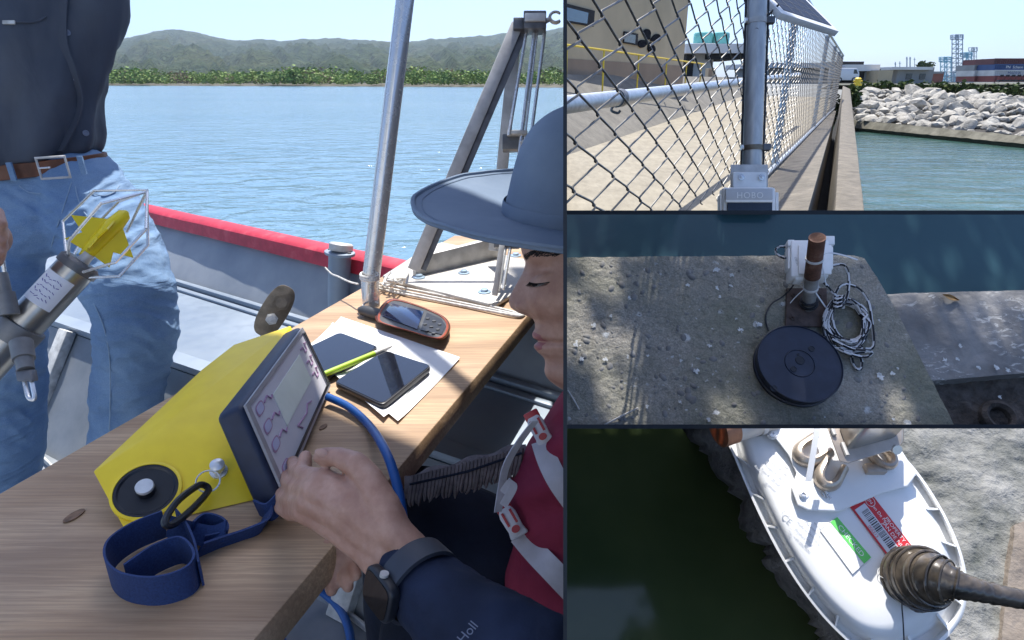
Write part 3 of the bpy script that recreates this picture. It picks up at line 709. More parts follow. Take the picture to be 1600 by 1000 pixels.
# ================================================================== current meter held by the standing man
m_stl = Mat('probe_steel', (0.42, 0.41, 0.39), 0.28, 0.95).vary(20, .15, 4, .03)
m_stl2 = Mat('cast_grey', (0.20, 0.20, 0.20), .5, .3).vary(30, .2, 4, .08)
m_iy = Mat('impeller_yellow', (0.85, 0.66, 0.01), 0.4).vary(20, .06)
cm_ = thing('current_meter', P(60, 520, 1.2), 'steel water current meter with a yellow impeller in a wire cage, held aslant', 'current meter')
pa, pc = P(-60, 612, 1.14), P(122, 416, 1.20)
dvec = (pc - pa).normalized()
MB().tube([pa, pc], .033, 32).build('barrel', m_stl.m, cm_)
MB().tube([pc - dvec * .008, pc + dvec * .006, pc + dvec * .012], [.0365, .0365, .030], 32).build('collar', m_darkst.m, cm_)
MB().tube([pc, pc + dvec * .03], [.012, .010], 14).build('shaft', m_steel.m, cm_)
# label wrapped on the barrel
vwd = (CO - lerp(pa, pc, .7)).normalized(); sx = dvec.cross(vwd).normalized(); sv = sx.cross(dvec).normalized(); sv = sv if sv.dot(vwd) > 0 else -sv
m_lab = Mat('label_paper', (0.70, 0.72, 0.78), 0.6); m_inkb = Mat('label_ink', (0.12, 0.10, 0.35), 0.6)
t0 = (P(62, 472, 1.19) - pa).dot(dvec); t1 = (P(100, 430, 1.2) - pa).dot(dvec)
def onbar(t, a, r=.0334): return pa + dvec * t + (sv * math.cos(a) + sx * math.sin(a)) * r
sgn = 1 if (sx.dot(CD) < 0) else -1
lab = MB().grid(12, 4, lambda u, v: onbar(lerp(t0, t1, v), sgn * R(lerp(-30, 75, u)))).build('label', m_lab.m, cm_)
mb = MB()
rnd = random.Random(8)
for k in range(5):
    tt = lerp(t0, t1, .2 + .15 * k)
    for j in range(6):
        a0 = -5 + j * 11; mb.tube([onbar(tt + rnd.uniform(-.002, .002), sgn * R(a0), .0338), onbar(tt + rnd.uniform(-.003, .003), sgn * R(a0 + 8), .0338)], .0007, 4)
mb.build('handwriting', m_inkb.m, lab, kind='stuff')
# wire cage: hexagonal hoops
ic = P(168, 366, 1.22)
base = pc + dvec * .012
def C2(x, y, D): return P(x, y, D)
hoops = [[(104, 400, 1.20), (98, 346, 1.25), (147, 298, 1.27), (230, 297, 1.27), (231, 383, 1.24), (186, 432, 1.21), (135, 434, 1.19)],
         [(106, 404, 1.18), (108, 376, 1.15), (158, 318, 1.14), (228, 300, 1.27)],
         [(112, 404, 1.2), (130, 372, 1.30), (185, 315, 1.31), (229, 299, 1.27)],
         [(229, 300, 1.27), (198, 362, 1.31)], [(228, 358, 1.16), (180, 410, 1.14), (130, 425, 1.17)], [(228, 358, 1.16), (230, 300, 1.27)]]
for hpt in hoops:
    mb = MB(); q = [P(*h) for h in hpt]; mb.tube(q, .0027, 8); mb.build('cage_wire', m_chrome.m, cm_)
# impeller: tapered hub with four swept fins
hd = (P(196, 338, 1.25) - P(134, 404, 1.20)).normalized(); h0 = P(131, 402, 1.205)
x_, y_ = perp(hd)
x_ = (x_ * math.cos(.5) + y_ * math.sin(.5)).normalized(); y_ = hd.cross(x_)
imp = MB().tube([h0, h0 + hd * .02, h0 + hd * .085, h0 + hd * .112, h0 + hd * .12], [.010, .013, .016, .012, .004], 18).build('impeller_hub', m_iy.m, cm_)
vw2 = (CO - h0).normalized(); sA = hd.cross(vw2).normalized(); sB = sA.cross(hd).normalized()
for a in (20, 110, 200, 290):
    r_ = sA * math.cos(R(a)) + sB * math.sin(R(a)); t_ = hd.cross(r_)
    pts = [h0 + hd * .012 + r_ * .008, h0 + hd * .010 + r_ * .042 + t_ * .01, h0 + hd * .038 + r_ * .030 + t_ * .005, h0 + hd * .052 + r_ * .060 + t_ * .018, h0 + hd * .088 + r_ * .014, h0 + hd * .05 + r_ * .008]
    MB().prism([p - t_ * .0015 for p in pts], t_ * .003).build('fin', m_iy.m, cm_)
# clamp and shackle
cq = P(30, 520, 1.17); ct = (cq - pa).dot(dvec); cq = pa + dvec * ct
MB().tube([cq - dvec * .018, cq + dvec * .018], .040, 32).build('clamp', m_stl2.m, cm_, mods=BEV(.003))
dn = (P(40, 578, 1.10) - P(30, 520, 1.13)).normalized()
j0 = P(33, 535, 1.12)
MB().tube([j0, j0 + dn * .035, j0 + dn * .036, j0 + dn * .058], [.018, .017, .014, .013], 18).build('swivel', m_stl2.m, cm_)
j1 = j0 + dn * .06; mb = MB(); mb.box(j1 + dn * .008, CX * .014, CF * .008, dn * .012); mb.build('fork', m_darkst.m, cm_, mods=BEV(.003))
MB().tube(smooth([j1 + CX * -.006 + dn * .01, j1 - CX * .004 + dn * .05, j1 + CX * .003 + dn * .056, j1 + CX * .007 + dn * .05, j1 + CX * .006 + dn * .012], 5), .0035, 8).build('shackle', m_chrome.m, cm_)
u0 = P(14, 492, 1.13); up_ = (P(2, 428, 1.13) - u0).normalized()
MB().tube([u0, u0 + up_ * .04, u0 + up_ * .041, u0 + up_ * .075], [.017, .015, .011, .010], 18).build('swivel', m_stl2.m, cm_)
MB().tube(smooth([u0 + up_ * .07 - CX * .006, u0 + up_ * .115 - CX * .007, u0 + up_ * .125, u0 + up_ * .115 + CX * .007, u0 + up_ * .07 + CX * .006], 5), .0035, 8).build('shackle', m_chrome.m, cm_)
# ================================================================== standing man
m_skin = Mat('skin', (0.44, 0.25, 0.18), 0.5); sn = m_skin.noise(38, 7, .65)
m_skin.color(m_skin.ramp(sn, [(0.28, (0.35, 0.175, 0.125)), (0.5, (0.44, 0.245, 0.175)), (0.72, (0.54, 0.325, 0.245))])).bump(m_skin.noise(140, 5, .6), .3, .0015).bump(m_skin.voro(900), .05, .0005)
m_skin.set(Subsurface_Weight=0.12, Subsurface_Scale=0.01); m_skin.b.inputs['Subsurface Radius'].default_value = (1, .4, .25)
m_den = Mat('denim', (0.16, 0.27, 0.45), 0.85, 0, 0.2)
d1 = m_den.noise(7, 5, .55); d2 = m_den.noise(420, 2)
cc1 = m_den.ramp(d1, [(0.30, (0.115, 0.205, 0.36)), (0.5, (0.165, 0.275, 0.435)), (0.70, (0.25, 0.365, 0.51))])
m_den.color(m_den.mix(.25, cc1, m_den.ramp(d2, [(.3, (.10, .18, .33)), (.7, (.36, .46, .58))])))
dv1 = m_den.noise(7, 3, .5, 1.4, vec=m_den.coord(scale=(.8, .8, 2.8), rot=(0, R(25), 0))); m_den.bump(dv1, .45, .02).bump(d2, .15, .001)
m_shirt = Mat('dark_shirt', (0.035, 0.045, 0.065), 0.7, 0, 0.3)
s1_ = m_shirt.noise(4, 4); m_shirt.color(m_shirt.ramp(s1_, [(.3, (.045, .055, .078)), (.7, (.085, .095, .115))]))
m_shirt.bump(m_shirt.noise(10, 3, .5, 1.0, vec=m_shirt.coord(scale=(1, 1, .35))), .3, .02).bump(m_shirt.noise(300, 2), .1, .001)
m_belt = Mat('brown_leather', (0.16, 0.06, 0.03), 0.5).vary(40, .3, 5, .15)
man = thing('person', Z(60, 760, -1.02), 'man standing in a dark button shirt, brown belt and light blue jeans', 'person')
DM = 1.62
def mp(x, y, dd=0): return P(x, y, DM + dd)
# jeans: legs and seat, one continuous surface
mb = MB()
mb.chain([mp(118, 300, .06), mp(172, 380, 0), mp(205, 455, -.06), mp(214, 500, -.06), mp(208, 560, .0), mp(196, 650, .06), mp(186, 740, .11), mp(182, 800, .14)], [.125, .116, .102, .094, .088, .083, .080, .080], 18)
mb.chain([mp(-30, 310, .02), mp(-20, 420, -.02), mp(-8, 520, -.04), mp(4, 600, 0), mp(6, 680, .04), mp(2, 760, .08), mp(2, 800, .1)], [.125, .118, .108, .095, .09, .085, .083], 18)
rings = []
for y, rx_, ry_, cx in ((262, .205, .135, 30), (285, .212, .14, 32), (315, .22, .145, 40), (350, .215, .14, 45), (385, .16, .12, 40), (400, .06, .06, 40)):
    c = mp(cx, y, .04); rings.append([c + CX * (rx_ * math.cos(2 * math.pi * k / 28)) + Vector((0, 1, 0)) * (ry_ * math.sin(2 * math.pi * k / 28)) for k in range(28)])
mb.loft(rings)
def dent(o, seed, amp, sc):
    src = [(v.co.copy(), v.normal.copy()) for v in o.data.vertices]; out = []
    for p, n_ in src:
        q = p + n_ * (amp * (fbm(p.x * sc + seed, p.y * sc, p.z * sc * 2.2, 4) + .5 * abs(fbm(p.x * sc * .6, p.y * sc, p.z * sc * 3.2 + p.x * 14, 3))))
        out += [q.x, q.y, q.z]
    o.data.vertices.foreach_set('co', out); o.data.update()
jeans = mb.build('jeans', m_den.m, man, mods=REM(.007, 8), ang=80); dent(jeans, 3.3, .014, 7)
src = [(v.co.copy(), v.normal.copy()) for v in jeans.data.vertices]; out = []      # creases: fan at the hip, rings behind the knee
for p_, n_ in src:
    w_ = p_ + man.location; x_p, y_p, _ = pix(w_); d = 0
    for (cx_, cy_, sl, per, ex, ey, am) in ((165, 345, .55, 21, 75, 60, .0045), (225, 520, -.35, 24, 60, 70, .005), (200, 640, -.2, 30, 50, 70, .003), (10, 420, .3, 34, 60, 90, .003), (20, 620, -.3, 26, 40, 80, .004), (60, 320, -.8, 26, 60, 40, .003)):
        q_ = (y_p - cy_) + sl * (x_p - cx_) + 34 * fbm(x_p * .013, y_p * .013, 3)
        d += am * (1 - abs(math.sin(q_ / per * math.pi)) * 2) * math.exp(-((x_p - cx_) / ex) ** 2 - ((y_p - cy_) / ey) ** 2)
    q = p_ + n_ * d; out += [q.x, q.y, q.z]
jeans.data.vertices.foreach_set('co', out); jeans.data.update()
# seams and pocket stitching
m_thr = Mat('stitching', (0.28, 0.38, 0.5), 0.8)
def stitch(pts, name='seam'):
    MB().tube(smooth([P(x, y, d) for x, y, d in pts], 6), .0016, 5).build(name, m_thr.m, jeans)
# belt
rings = []
for y0, dy, k in ((0, -11, 1.0), (0, -10, 1.02), (0, 10, 1.02), (0, 11, 1.0)):
    r_ = []
    for i in range(40):
        a = 2 * math.pi * i / 40; x = math.cos(a); yv = math.sin(a)
        c = mp(30, 262 - 22 * 0, .04); up = -CD * (-(dy) / F * DM)
        r_.append(c + CX * (.214 * k * x) + Vector((0, 1, 0)) * (.147 * k * yv) + U * ((-dy) / F * DM + .018 * x))
    rings.append(r_)
belt = MB().loft(rings, caps=False).build('belt', m_belt.m, man)
bc = P(83, 262, DM - .108); bx = (CX * .96 + U * .09 + CF * .12).normalized(); by = (U - bx * U.dot(bx)).normalized()
MB().tube([bc + bx * (.032 * s) + by * (.024 * t) for s, t in ((-1, -1), (1, -1), (1, 1), (-1, 1))], .0035, 8, closed=True).build('buckle', m_steel.m, belt)
MB().tube([bc - bx * .03 - CF * .003, bc - bx * .004 - CF * .004], .0022, 6).build('buckle_pin', m_chrome.m, belt)
for x in (128, 18):
    q = P(x, 258 if x > 100 else 268, DM - (.085 if x > 100 else .105)); MB().box(q, bx * .006, by * .021, bx.cross(by) * .003).build('belt_loop', m_den.m, jeans)
# shirt
rings = []
prof = [(262, -70, 130), (252, -66, 142), (243, -66, 152), (228, -72, 157), (205, -76, 160), (170, -80, 160), (130, -84, 170), (90, -86, 177), (50, -90, 186), (10, -96, 191), (-40, -104, 200), (-110, -112, 208), (-190, -110, 200), (-260, -60, 160)]
for i, (y, xl, xr) in enumerate(prof):
    cx = (xl + xr) / 2; hw_ = (xr - xl) / 2 / F * DM; c = mp(cx, y, .03); r_ = []
    for k in range(72):
        a = 2 * math.pi * k / 72
        fold = .010 * math.sin(a * 9 + y * .012) * max(0, 1 - abs(y - 200) / 220) + .008 * fbm(a * 2.2, y * .012, 4.4) * 2 + .012 * max(0, math.sin(a * 3 + y * .02))*.4
        if i == 0: fold -= .01
        r_.append(c + CX * ((hw_ - .012 + fold) * math.cos(a)) + Vector((0, 1, 0)) * ((.150 - (.02 if i == 0 else 0) + fold) * math.sin(a)) + U * (.02 * math.cos(a) * (1 if y > 150 else 0)))
    rings.append(r_)
sh = MB().loft(rings).build('shirt', m_shirt.m, man, mods=[('SUBSURF', dict(levels=2, render_levels=2))], ang=80)
src = [(v.co.copy(), v.normal.copy()) for v in sh.data.vertices]; out = []
for p, n_ in src:
    q = p + n_ * (.010 * math.sin(p.x * 38 + p.z * 9 + 3 * fbm(p.x * 5, p.z * 5)) * (.4 + .6 * abs(fbm(p.x * 3, p.y * 3, p.z * 3)) * 2) + .02 * fbm(p.x * 9, p.y * 9, p.z * 4, 4))
    out += [q.x, q.y, q.z]
sh.data.vertices.foreach_set('co', out)
sh.data.update()
def on_front(x, y):   # first point of the shirt seen at a pixel
    o = sh; r_ = ray(x, y).normalized(); org = CO - man.location
    ok, loc, nor, idx = o.ray_cast(org, r_)
    return (loc + man.location, nor) if ok else (P(x, y, DM - .12), -CF)
bpy.context.view_layer.update()
m_btn = Mat('button_grey', (0.16, 0.18, 0.24), 0.35)
for x, y in ((118, 124), (105, 51), (134, 208)):
    q, n_ = on_front(x, y); MB().lathe(q - n_ * .001, n_, [(.0075, 0), (.0075, .003), (.005, .0035), (.0045, .002), (.0003, .002)], 16, caps=False).build('button', m_btn.m, sh)
pk = []
for (x, y) in ((100, -10), (98, 60), (112, 110), (122, 160), (108, 205), (90, 236)):
    q, n_ = on_front(x, y); pk.append(q + n_ * .003)
MB().ribbon(smooth(pk, 5), CX * .010, .0022).build('placket', m_shirt.m, sh)
q, n_ = on_front(15, 36); MB().box(q + n_ * .003, CX * .014, CD * .004, n_ * .002).build('label_tab', m_white.m, sh)
pk = []
for (x, y) in ((4, 34), (30, 35), (55, 34), (72, 26)):
    q, n_ = on_front(x, y); pk.append(q + n_ * .001)
MB().tube(smooth(pk, 5), .003, 6).build('pocket_edge', m_shirt.m, sh)
bpy.context.view_layer.update()
def on_jeans(x, y):
    ok, loc, nor, idx = jeans.ray_cast(CO - man.location, ray(x, y).normalized())
    return loc + man.location + nor * .0008 if ok else None
for path in ([(118, 292), (122, 310), (132, 332), (150, 350)], [(112, 285), (98, 330), (84, 372), (78, 400)], [(128, 440), (150, 480), (165, 520), (172, 570), (172, 640), (170, 690)], [(140, 300), (160, 306), (178, 300), (186, 290)], [(30, 290), (44, 300), (64, 302)]):
    q = [on_jeans(x, y) for x, y in path]; q = [v for v in q if v]
    if len(q) > 2: MB().tube(smooth(q, 6), .0014, 5).build('seam', m_thr.m, jeans)
# his hand at the picture's edge holding the meter's line
mb = MB()
mb.chain([P(-70, 250, 1.3), P(-42, 320, 1.2), P(-28, 352, 1.16)], [.045, .036, .032])
mb.sphere(P(-16, 372, 1.14), .034)
for k, (x, y) in enumerate(((2, 350), (4, 366), (3, 384), (-1, 398))):
    mb.chain([P(-16, 356 + k * 11, 1.12), P(x, y, 1.10), P(x - 3, y + 12, 1.085)], [.013, .0105, .009])
mb.chain([P(-20, 350, 1.13), P(-6, 332, 1.10), P(1, 350, 1.08)], [.014, .012, .010])
mb.build('hand', m_skin.m, man, mods=REM(.004, 4), ang=80)
# ================================================================== seated person at the plank
DH = .86
sp = thing('person', P(870, 1000, .9), 'seated person in a slate blue hat and maroon life vest, looking down at the display', 'person')
# --- face: a relief over height (s: 0 brow .. 1 under the chin) and width t (positive towards the camera)
fx = -CX                                              # facing left
lat = (CO - P(860, 470, DH)).normalized(); lat = (lat - fx * lat.dot(fx)).normalized()
dwn = CD.copy(); dwn = (dwn - lat * dwn.dot(lat)).normalized()
prof = [(330, 824), (350, 822), (372, 816), (388, 814), (398, 817), (408, 822), (420, 822), (435, 819), (450, 816), (470, 815), (488, 822), (500, 834), (512, 836), (520, 833), (527, 834), (533, 841), (540, 836), (550, 840), (558, 849), (566, 852), (580, 851), (592, 856), (602, 868), (612, 884), (625, 905)]
nose = [(405, 0), (415, 2), (428, 5), (445, 11), (460, 17), (472, 20.5), (481, 20), (488, 14), (493, 5), (498, 0)]
GP = 34; k_px = DH / F
cen = P(800, 500, DH)                                  # reference
def face(u, v):
    y = lerp(330, 622, v); t = lerp(-1.25, 1.25, u)    # t in half face widths
    W = interp([(330, .070), (430, .068), (500, .060), (560, .048), (622, .040)], y)
    x = interps(prof, y)
    bk = .050 * abs(t) ** 2.3 + .012 * abs(t) ** 1.2
    bk -= interp(nose, y) * k_px * math.exp(-(t / .20) ** 2)                       # nose ridge
    bk -= .008 * math.exp(-((abs(t) - .24) / .09) ** 2) * math.exp(-((y - 480) / 8.5) ** 2)  # nostril wing
    bk += .004 * math.exp(-((abs(t) - .23) / .05) ** 2) * math.exp(-((y - 489) / 4) ** 2)
    bk += .013 * math.exp(-((abs(t) - .50) / .22) ** 2) * math.exp(-((y - 428) / 14) ** 2)   # eye socket
    bk -= .009 * math.exp(-((abs(t) - .52) / .17) ** 2) * math.exp(-((y - 434) / 10) ** 2)   # lowered lid
    bk -= .006 * math.exp(-((abs(t) - .45) / .34) ** 2) * math.exp(-((y - 404) / 7) ** 2)    # brow
    bk -= .006 * math.exp(-((abs(t) - .62) / .25) ** 2) * math.exp(-((y - 475) / 26) ** 2)   # cheek
    lip = math.exp(-(t / .34) ** 4)
    flat = interp([(498, 0), (512, .0), (520, 1), (548, 1), (560, 0)], y)
    bk += flat * (1 - lip) * .003
    bk += .0035 * math.exp(-((abs(t) - .38) / .08) ** 2) * math.exp(-((y - 533) / 6) ** 2)   # mouth corner
    p = P(x, y, DH) + CX * bk + lat * (t * W)
    return p
hd_ = MB().grid(81, 150, face).build('head', m_skin.m, sp, ang=80)
m_brow = Mat('dark_hair', (0.018, 0.014, 0.013), 0.7).vary(90, .3); m_lip = Mat('lip', (0.33, 0.12, 0.115), 0.45).vary(60, .12)
def fp(t, y, h=0.0):
    u = (t + 1.25) / 2.5; v = (y - 330) / 292
    p = face(u, v); q1 = face(u + .01, v); q2 = face(u, v + .01); n = (q1 - p).cross(q2 - p).normalized(); n = n if n.dot(fx + lat * .6) > 0 else -n
    return p + n * h
m_eye = Mat('eye_white', (.55, .50, .47), .3)
rnd = random.Random(5)
for sgn in (-1, 1):
    mb = MB()
    for k in range(150):
        t = lerp(.20, .85, k / 149); y = 405 - 5 * math.sin((t - .15) * 3.4) + rnd.uniform(-4.2, 4.2)
        mb.tube([fp(sgn * t, y, .0003), fp(sgn * (t + .06), y - 2.2, .0009)], [.0006, .0002], 4)
    mb.build('eyebrow', m_brow.m, hd_, kind='stuff')
    mb = MB()
    mb.tube([fp(sgn * t, 441 + 3.5 * math.sin((t - .3) * 6), .0006) for t in [lerp(.34, .74, k / 12) for k in range(13)]], .0006, 5)
    for k in range(26):
        t = lerp(.36, .74, k / 25); y = 441 + 3.5 * math.sin((t - .3) * 6); a = fp(sgn * t, y, .001)
        mb.tube([a, a + fx * .003 + CD * .003 + lat * sgn * (.001), a + fx * .0055 + CD * .005 + lat * sgn * .003], [.0004, .0003, .0001], 4)
    mb.build('eyelashes', m_brow.m, hd_, kind='stuff')
    MB().grid(14, 5, lambda u, v: fp(sgn * lerp(.37, .71, u), 441.5 + 3.5 * math.sin((lerp(.37, .71, u) - .3) * 6) + 4.5 * v * math.sin(math.pi * u), .0005)).build('eye', m_eye.m, hd_)
    MB().grid(8, 5, lambda u, v: fp(sgn * lerp(.45, .58, u), 441.8 + 3.5 * math.sin((lerp(.45, .58, u) - .3) * 6) + 4.0 * v * math.sin(math.pi * lerp(.15, .85, u)), .0008)).build('iris', m_brow.m, hd_)
mb = MB(); mb.grid(22, 7, lambda u, v: fp(lerp(-.34, .34, u), lerp(519, 532.5, v) - 1.5 * (1 - abs(u - .5) * 2) * (1 - v) + 3.4 * (abs(u - .5) * 2) ** 2 * (1 - v), .0009 * math.sin(math.pi * v) * (1 - (abs(u - .5) * 2) ** 3) + .0002)); mb.build('upper_lip', m_lip.m, hd_, ang=80)
mb = MB(); mb.grid(22, 7, lambda u, v: fp(lerp(-.32, .32, u), lerp(534, 548, v) - 4 * (abs(u - .5) * 2) ** 2 * v, .0012 * math.sin(math.pi * v) * (1 - (abs(u - .5) * 2) ** 3) + .0002)); mb.build('lower_lip', m_lip.m, hd_, ang=80)
# neck
mb = MB(); mb.tube([P(940, 560, .93), P(935, 640, .95), P(930, 720, .95)], [.052, .054, .062], 24); mb.build('neck', m_skin.m, sp)
# --- hat
m_felt = Mat('slate_felt', (0.17, 0.225, 0.30), 0.9, 0, 0.2); fz = m_felt.noise(300, 3)
m_felt.color(m_felt.ramp(m_felt.noise(12, 5), [(.3, (.155, .205, .28)), (.7, (.20, .255, .33))])).bump(fz, .25, .001)
hat = thing('hat', P(870, 330, DH), 'slate blue wide brimmed felt hat on the seated person\'s head', 'hat')
hc = P(906, 340, .87); hn = (U + CX * .02 - Vector((0, 1, 0)) * .03).normalized()
hx = (CX - hn * CX.dot(hn)).normalized(); hy = hn.cross(hx)
def brim(u, v):
    a = 2 * math.pi * u; r = lerp(.078, .226, v); rx, ry = r * 1.0, r * .97
    z = .012 * (v ** 2) * math.cos(2 * a) * -1.0 + .016 * v - .020 * v * (math.cos(a) > 0) * math.cos(a)
    z += .030 * max(0, -math.cos(a)) * v ** 1.5 * .6 - .018 * max(0, -math.sin(a)) * v ** 2
    z += .010 * v * fbm(math.cos(a) * 1.3, math.sin(a) * 1.3, v * 1.5 + 2, 3)
    return hc + hx * (rx * math.cos(a)) + hy * (ry * math.sin(a)) + hn * z
MB().grid(96, 14, brim, closed_u=True).build('brim', m_felt.m, hat, mods=[('SOLIDIFY', dict(thickness=.005, offset=0)), ('BEVEL', dict(width=.0015, segments=2, limit_method='ANGLE', angle_limit=R(50)))], ang=60)
ed = [brim(k / 96, .985) + hn * .003 for k in range(96)]
MB().tube(ed, .0032, 6, closed=True).build('brim_edging', m_felt.m, hat)
ed = [brim(k / 96, .91) + hn * .0028 for k in range(96)]
MB().tube(ed, .0011, 5, closed=True).build('stitching', m_felt.m, hat)
CRW = [(0, .100), (.03, .092), (.06, .086), (.09, .078), (.115, .066), (.132, .050), (.143, .032), (.149, .014), (.150, .001)]
def crown(u, v):
    a = 2 * math.pi * u; h = .150 * math.sin(v * math.pi / 2); r = interps(CRW, h)
    return hc + hx * (r * 1.08 * math.cos(a)) + hy * (r * math.sin(a)) + hn * (h - .002)
MB().grid(72, 30, crown, closed_u=True).build('crown', m_felt.m, hat, ang=80)
MB().loft([[hc + hx * (.106 * k * math.cos(2 * math.pi * i / 64)) + hy * (.098 * k * math.sin(2 * math.pi * i / 64)) + hn * z for i in range(64)] for z, k in ((.0, 1.0), (.003, 1.012), (.020, .995), (.023, .98))], caps=False).build('band', m_felt.m, hat)
# --- torso with life vest
m_mar = Mat('maroon_cloth', (0.20, 0.018, 0.045), 0.8, 0, 0.25); m_mar.color(m_mar.ramp(m_mar.noise(10, 5), [(.3, (.15, .012, .035)), (.7, (.25, .028, .06))]))
m_mar.bump(m_mar.noise(16, 3, .5, 1.0), .35, .012).bump(m_mar.noise(400, 2), .15, .001)
edge = [(590, 905), (608, 882), (630, 866), (655, 850), (690, 826), (720, 812), (745, 800), (775, 790), (805, 788), (830, 796), (850, 802), (870, 797), (900, 789), (940, 792), (970, 802), (1000, 816), (1060, 838)]
DV = .80
vest = thing('life_vest', P(850, 1000, DV), 'maroon life vest with pale straps and red buckles on the seated person', 'life vest')
def vestpt(u, v):
    y = lerp(592, 1060, v); x = interps(edge, y); s = u
    ang = s * R(150); q = P(x, y, DV + .07)
    wr = .004 * math.sin(y * .09 + s * 5) + .006 * fbm(y * .02, s * 3, 2)
    return q + CX * (.19 * (1 - math.cos(ang * .75))) + (CO - q).normalized() * (.11 * math.sin(ang) + wr - .02)
MB().grid(40, 90, vestpt).build('front_panel', m_mar.m, vest, ang=80)
def vback(u, v):
    y = lerp(592, 1060, v); x = interps(edge, y); q = P(x, y, DV + .07)
    return q + CX * (.19 * (1 - math.cos(u * R(110)))) - (CO - q).normalized() * (.13 * math.sin(u * R(120)) - -.02)
MB().grid(20, 60, vback).build('back_panel', m_mar.m, vest, ang=80)
m_strap = Mat('pale_webbing', (0.50, 0.49, 0.53), 0.8).vary(30, .15, 4, .2)
m_buck = Mat('pale_buckle', (0.60, 0.60, 0.64), 0.4).vary(30, .08); m_rbk = Mat('red_buckle', (0.42, 0.03, 0.04), 0.4).vary(30, .15)
def vp(px, py, h=.004):
    q = P(px, py, 1.0); r_ = ray(px, py)
    # march to the vest surface depth
    v = (py - 592) / 468; x0 = interps(edge, py); best = None
    for k in range(60):
        p = vestpt(k / 59, v); a = pix(p)
        if best is None or abs(a[0] - px) < best[0]: best = (abs(a[0] - px), a[2])
    return CO + r_ * (best[1] - h)
def strap_on(pts, wpx, nm='strap'):
    c = smooth([vp(x, y, .006) for x, y in pts], 6); wv = []
    for i in range(len(c)):
        d = (c[min(i + 1, len(c) - 1)] - c[max(i - 1, 0)]).normalized(); vw = (CO - c[i]).normalized(); wv.append(d.cross(vw).normalized() * (wpx / 2 / F * DV))
    return MB().ribbon(c, wv, .0018).build(nm, m_strap.m, vest)
def buckle(cx, cy, s, a):
    ca, sa_ = math.cos(a), math.sin(a)
    o = vp(cx, cy, .012); vw = (CO - o).normalized(); X = (CX * ca + CD * sa_); X = (X - vw * X.dot(vw)).normalized(); Y = vw.cross(X)
    k = s / F * DV
    bk = thing_part('buckle', vest, o, X, Y, vw, k)
def thing_part(nm, par, o, X, Y, N, k):
    out = [(-1.0, -.42), (-.5, -.55), (.45, -.5), (.95, -.62), (1.0, .62), (.45, .5), (-.5, .55), (-1.0, .42)]
    b = MB().prism([o + X * (x * 20 * k) + Y * (y * 20 * k) - N * .004 for x, y in out], N * .010).build(nm, m_buck.m, par, mods=BEV(.003))
    if b is None: return None
    for sy in (-1, 1):
        MB().box(o + X * (-6 * k) + Y * (sy * 5.5 * k) + N * .006, X * (9 * k), Y * (1.6 * k), N * .0015).build('prong', m_rbk.m, b)
    MB().prism(ell(o + X * (9 * k) + N * .004, X * (4.5 * k), Y * (5.5 * k), 14), N * .005).build('button', m_rbk.m, b)
    MB().box(o - X * (21 * k) + N * .001, X * (6 * k), Y * (10 * k), N * .004).build('tip', m_rbk.m, b, mods=BEV(.002))
    return b
strap_on([(846, 690), (856, 720), (872, 752), (895, 785)], 33)
strap_on([(812, 835), (835, 862), (862, 890), (895, 925)], 36)
strap_on([(798, 975), (815, 1000), (838, 1030)], 26)
for cx, cy, s, a in ((843, 672, 1.25, R(62)), (800, 816, 1.3, R(60)), (785, 950, 1.2, R(65))):
    o = vp(cx + 10, cy, .016); vw = (CO - o).normalized(); o = P(cx, cy, Dof(o))
    X = (CX * math.cos(a) + CD * math.sin(a)); X = (X - vw * X.dot(vw)).normalized(); thing_part('buckle', vest, o, X, vw.cross(X), vw, s / F * DV)
mb = MB(); mb.ribbon(smooth([P(836, 658, .78), P(812, 690, .775), P(792, 725, .78), P(784, 760, .79), P(778, 800, .785)], 6), CF * .002 + CX * .0045, .001); mb.build('loose_strap', m_strap.m, vest)
mb = MB(); mb.ribbon(smooth([P(786, 770, .78), P(800, 752, .775), P(802, 762, .775), P(786, 790, .78)], 6), CX * .004 + CD * .003, .001); mb.build('loose_strap', m_strap.m, vest)
# --- trousers, thigh and fringe
m_trs = Mat('navy_trousers', (0.012, 0.016, 0.03), 0.85, 0, 0.2).vary(14, .3, 5, .3, 30, .01)
mb = MB(); mb.chain([P(930, 960, 1.05), P(800, 905, 1.0), P(700, 850, .98), P(655, 815, .97)], [.12, .11, .098, .085], 20)
mb.chain([P(655, 815, .97), P(650, 940, 1.0), P(660, 1100, 1.05)], [.085, .082, .075], 18)
mb.chain([P(930, 1040, .95), P(760, 1010, .92), P(690, 1000, .90)], [.11, .10, .09], 18)
tr = mb.build('trousers', m_trs.m, sp, mods=REM(.008, 8), ang=80)
m_frg = Mat('woven_fringe', (0.13, 0.11, 0.115), 0.9).vary(60, .35, 4, .3)
fr = thing('fringed_cloth', P(720, 790, .9), 'dark woven cloth with a grey fringe laid over the seated person\'s lap', 'cloth')
def cl(u, v): return P(lerp(632, 822, u), lerp(752, 700, u) + lerp(-6, 24, v) + 3 * math.sin(u * 20), .885 - .012 * math.sin(math.pi * v))
MB().grid(40, 8, cl).build('cloth', m_frg.m, fr, ang=80, mods=[('SOLIDIFY', dict(thickness=.003))])
rnd = random.Random(11)
for k in range(30):
    x = lerp(642, 812, k / 29); y = lerp(770, 722, (x - 632) / 190); l = rnd.uniform(26, 36); 
    a = P(x, y, .87); 
    mb = MB(); mb.tube(smooth([P(x + 3, y - 24, .866), P(x + 1, y - 8, .862), P(x - 3 + rnd.uniform(-2, 2), y + l * .5, .864), P(x - 4 + rnd.uniform(-4, 4), y + l * .8, .87)], 3), [.0032] * 6 + [.0028, .0022, .0016, .0008], 6)
    mb.build('tassel', m_frg.m, fr)
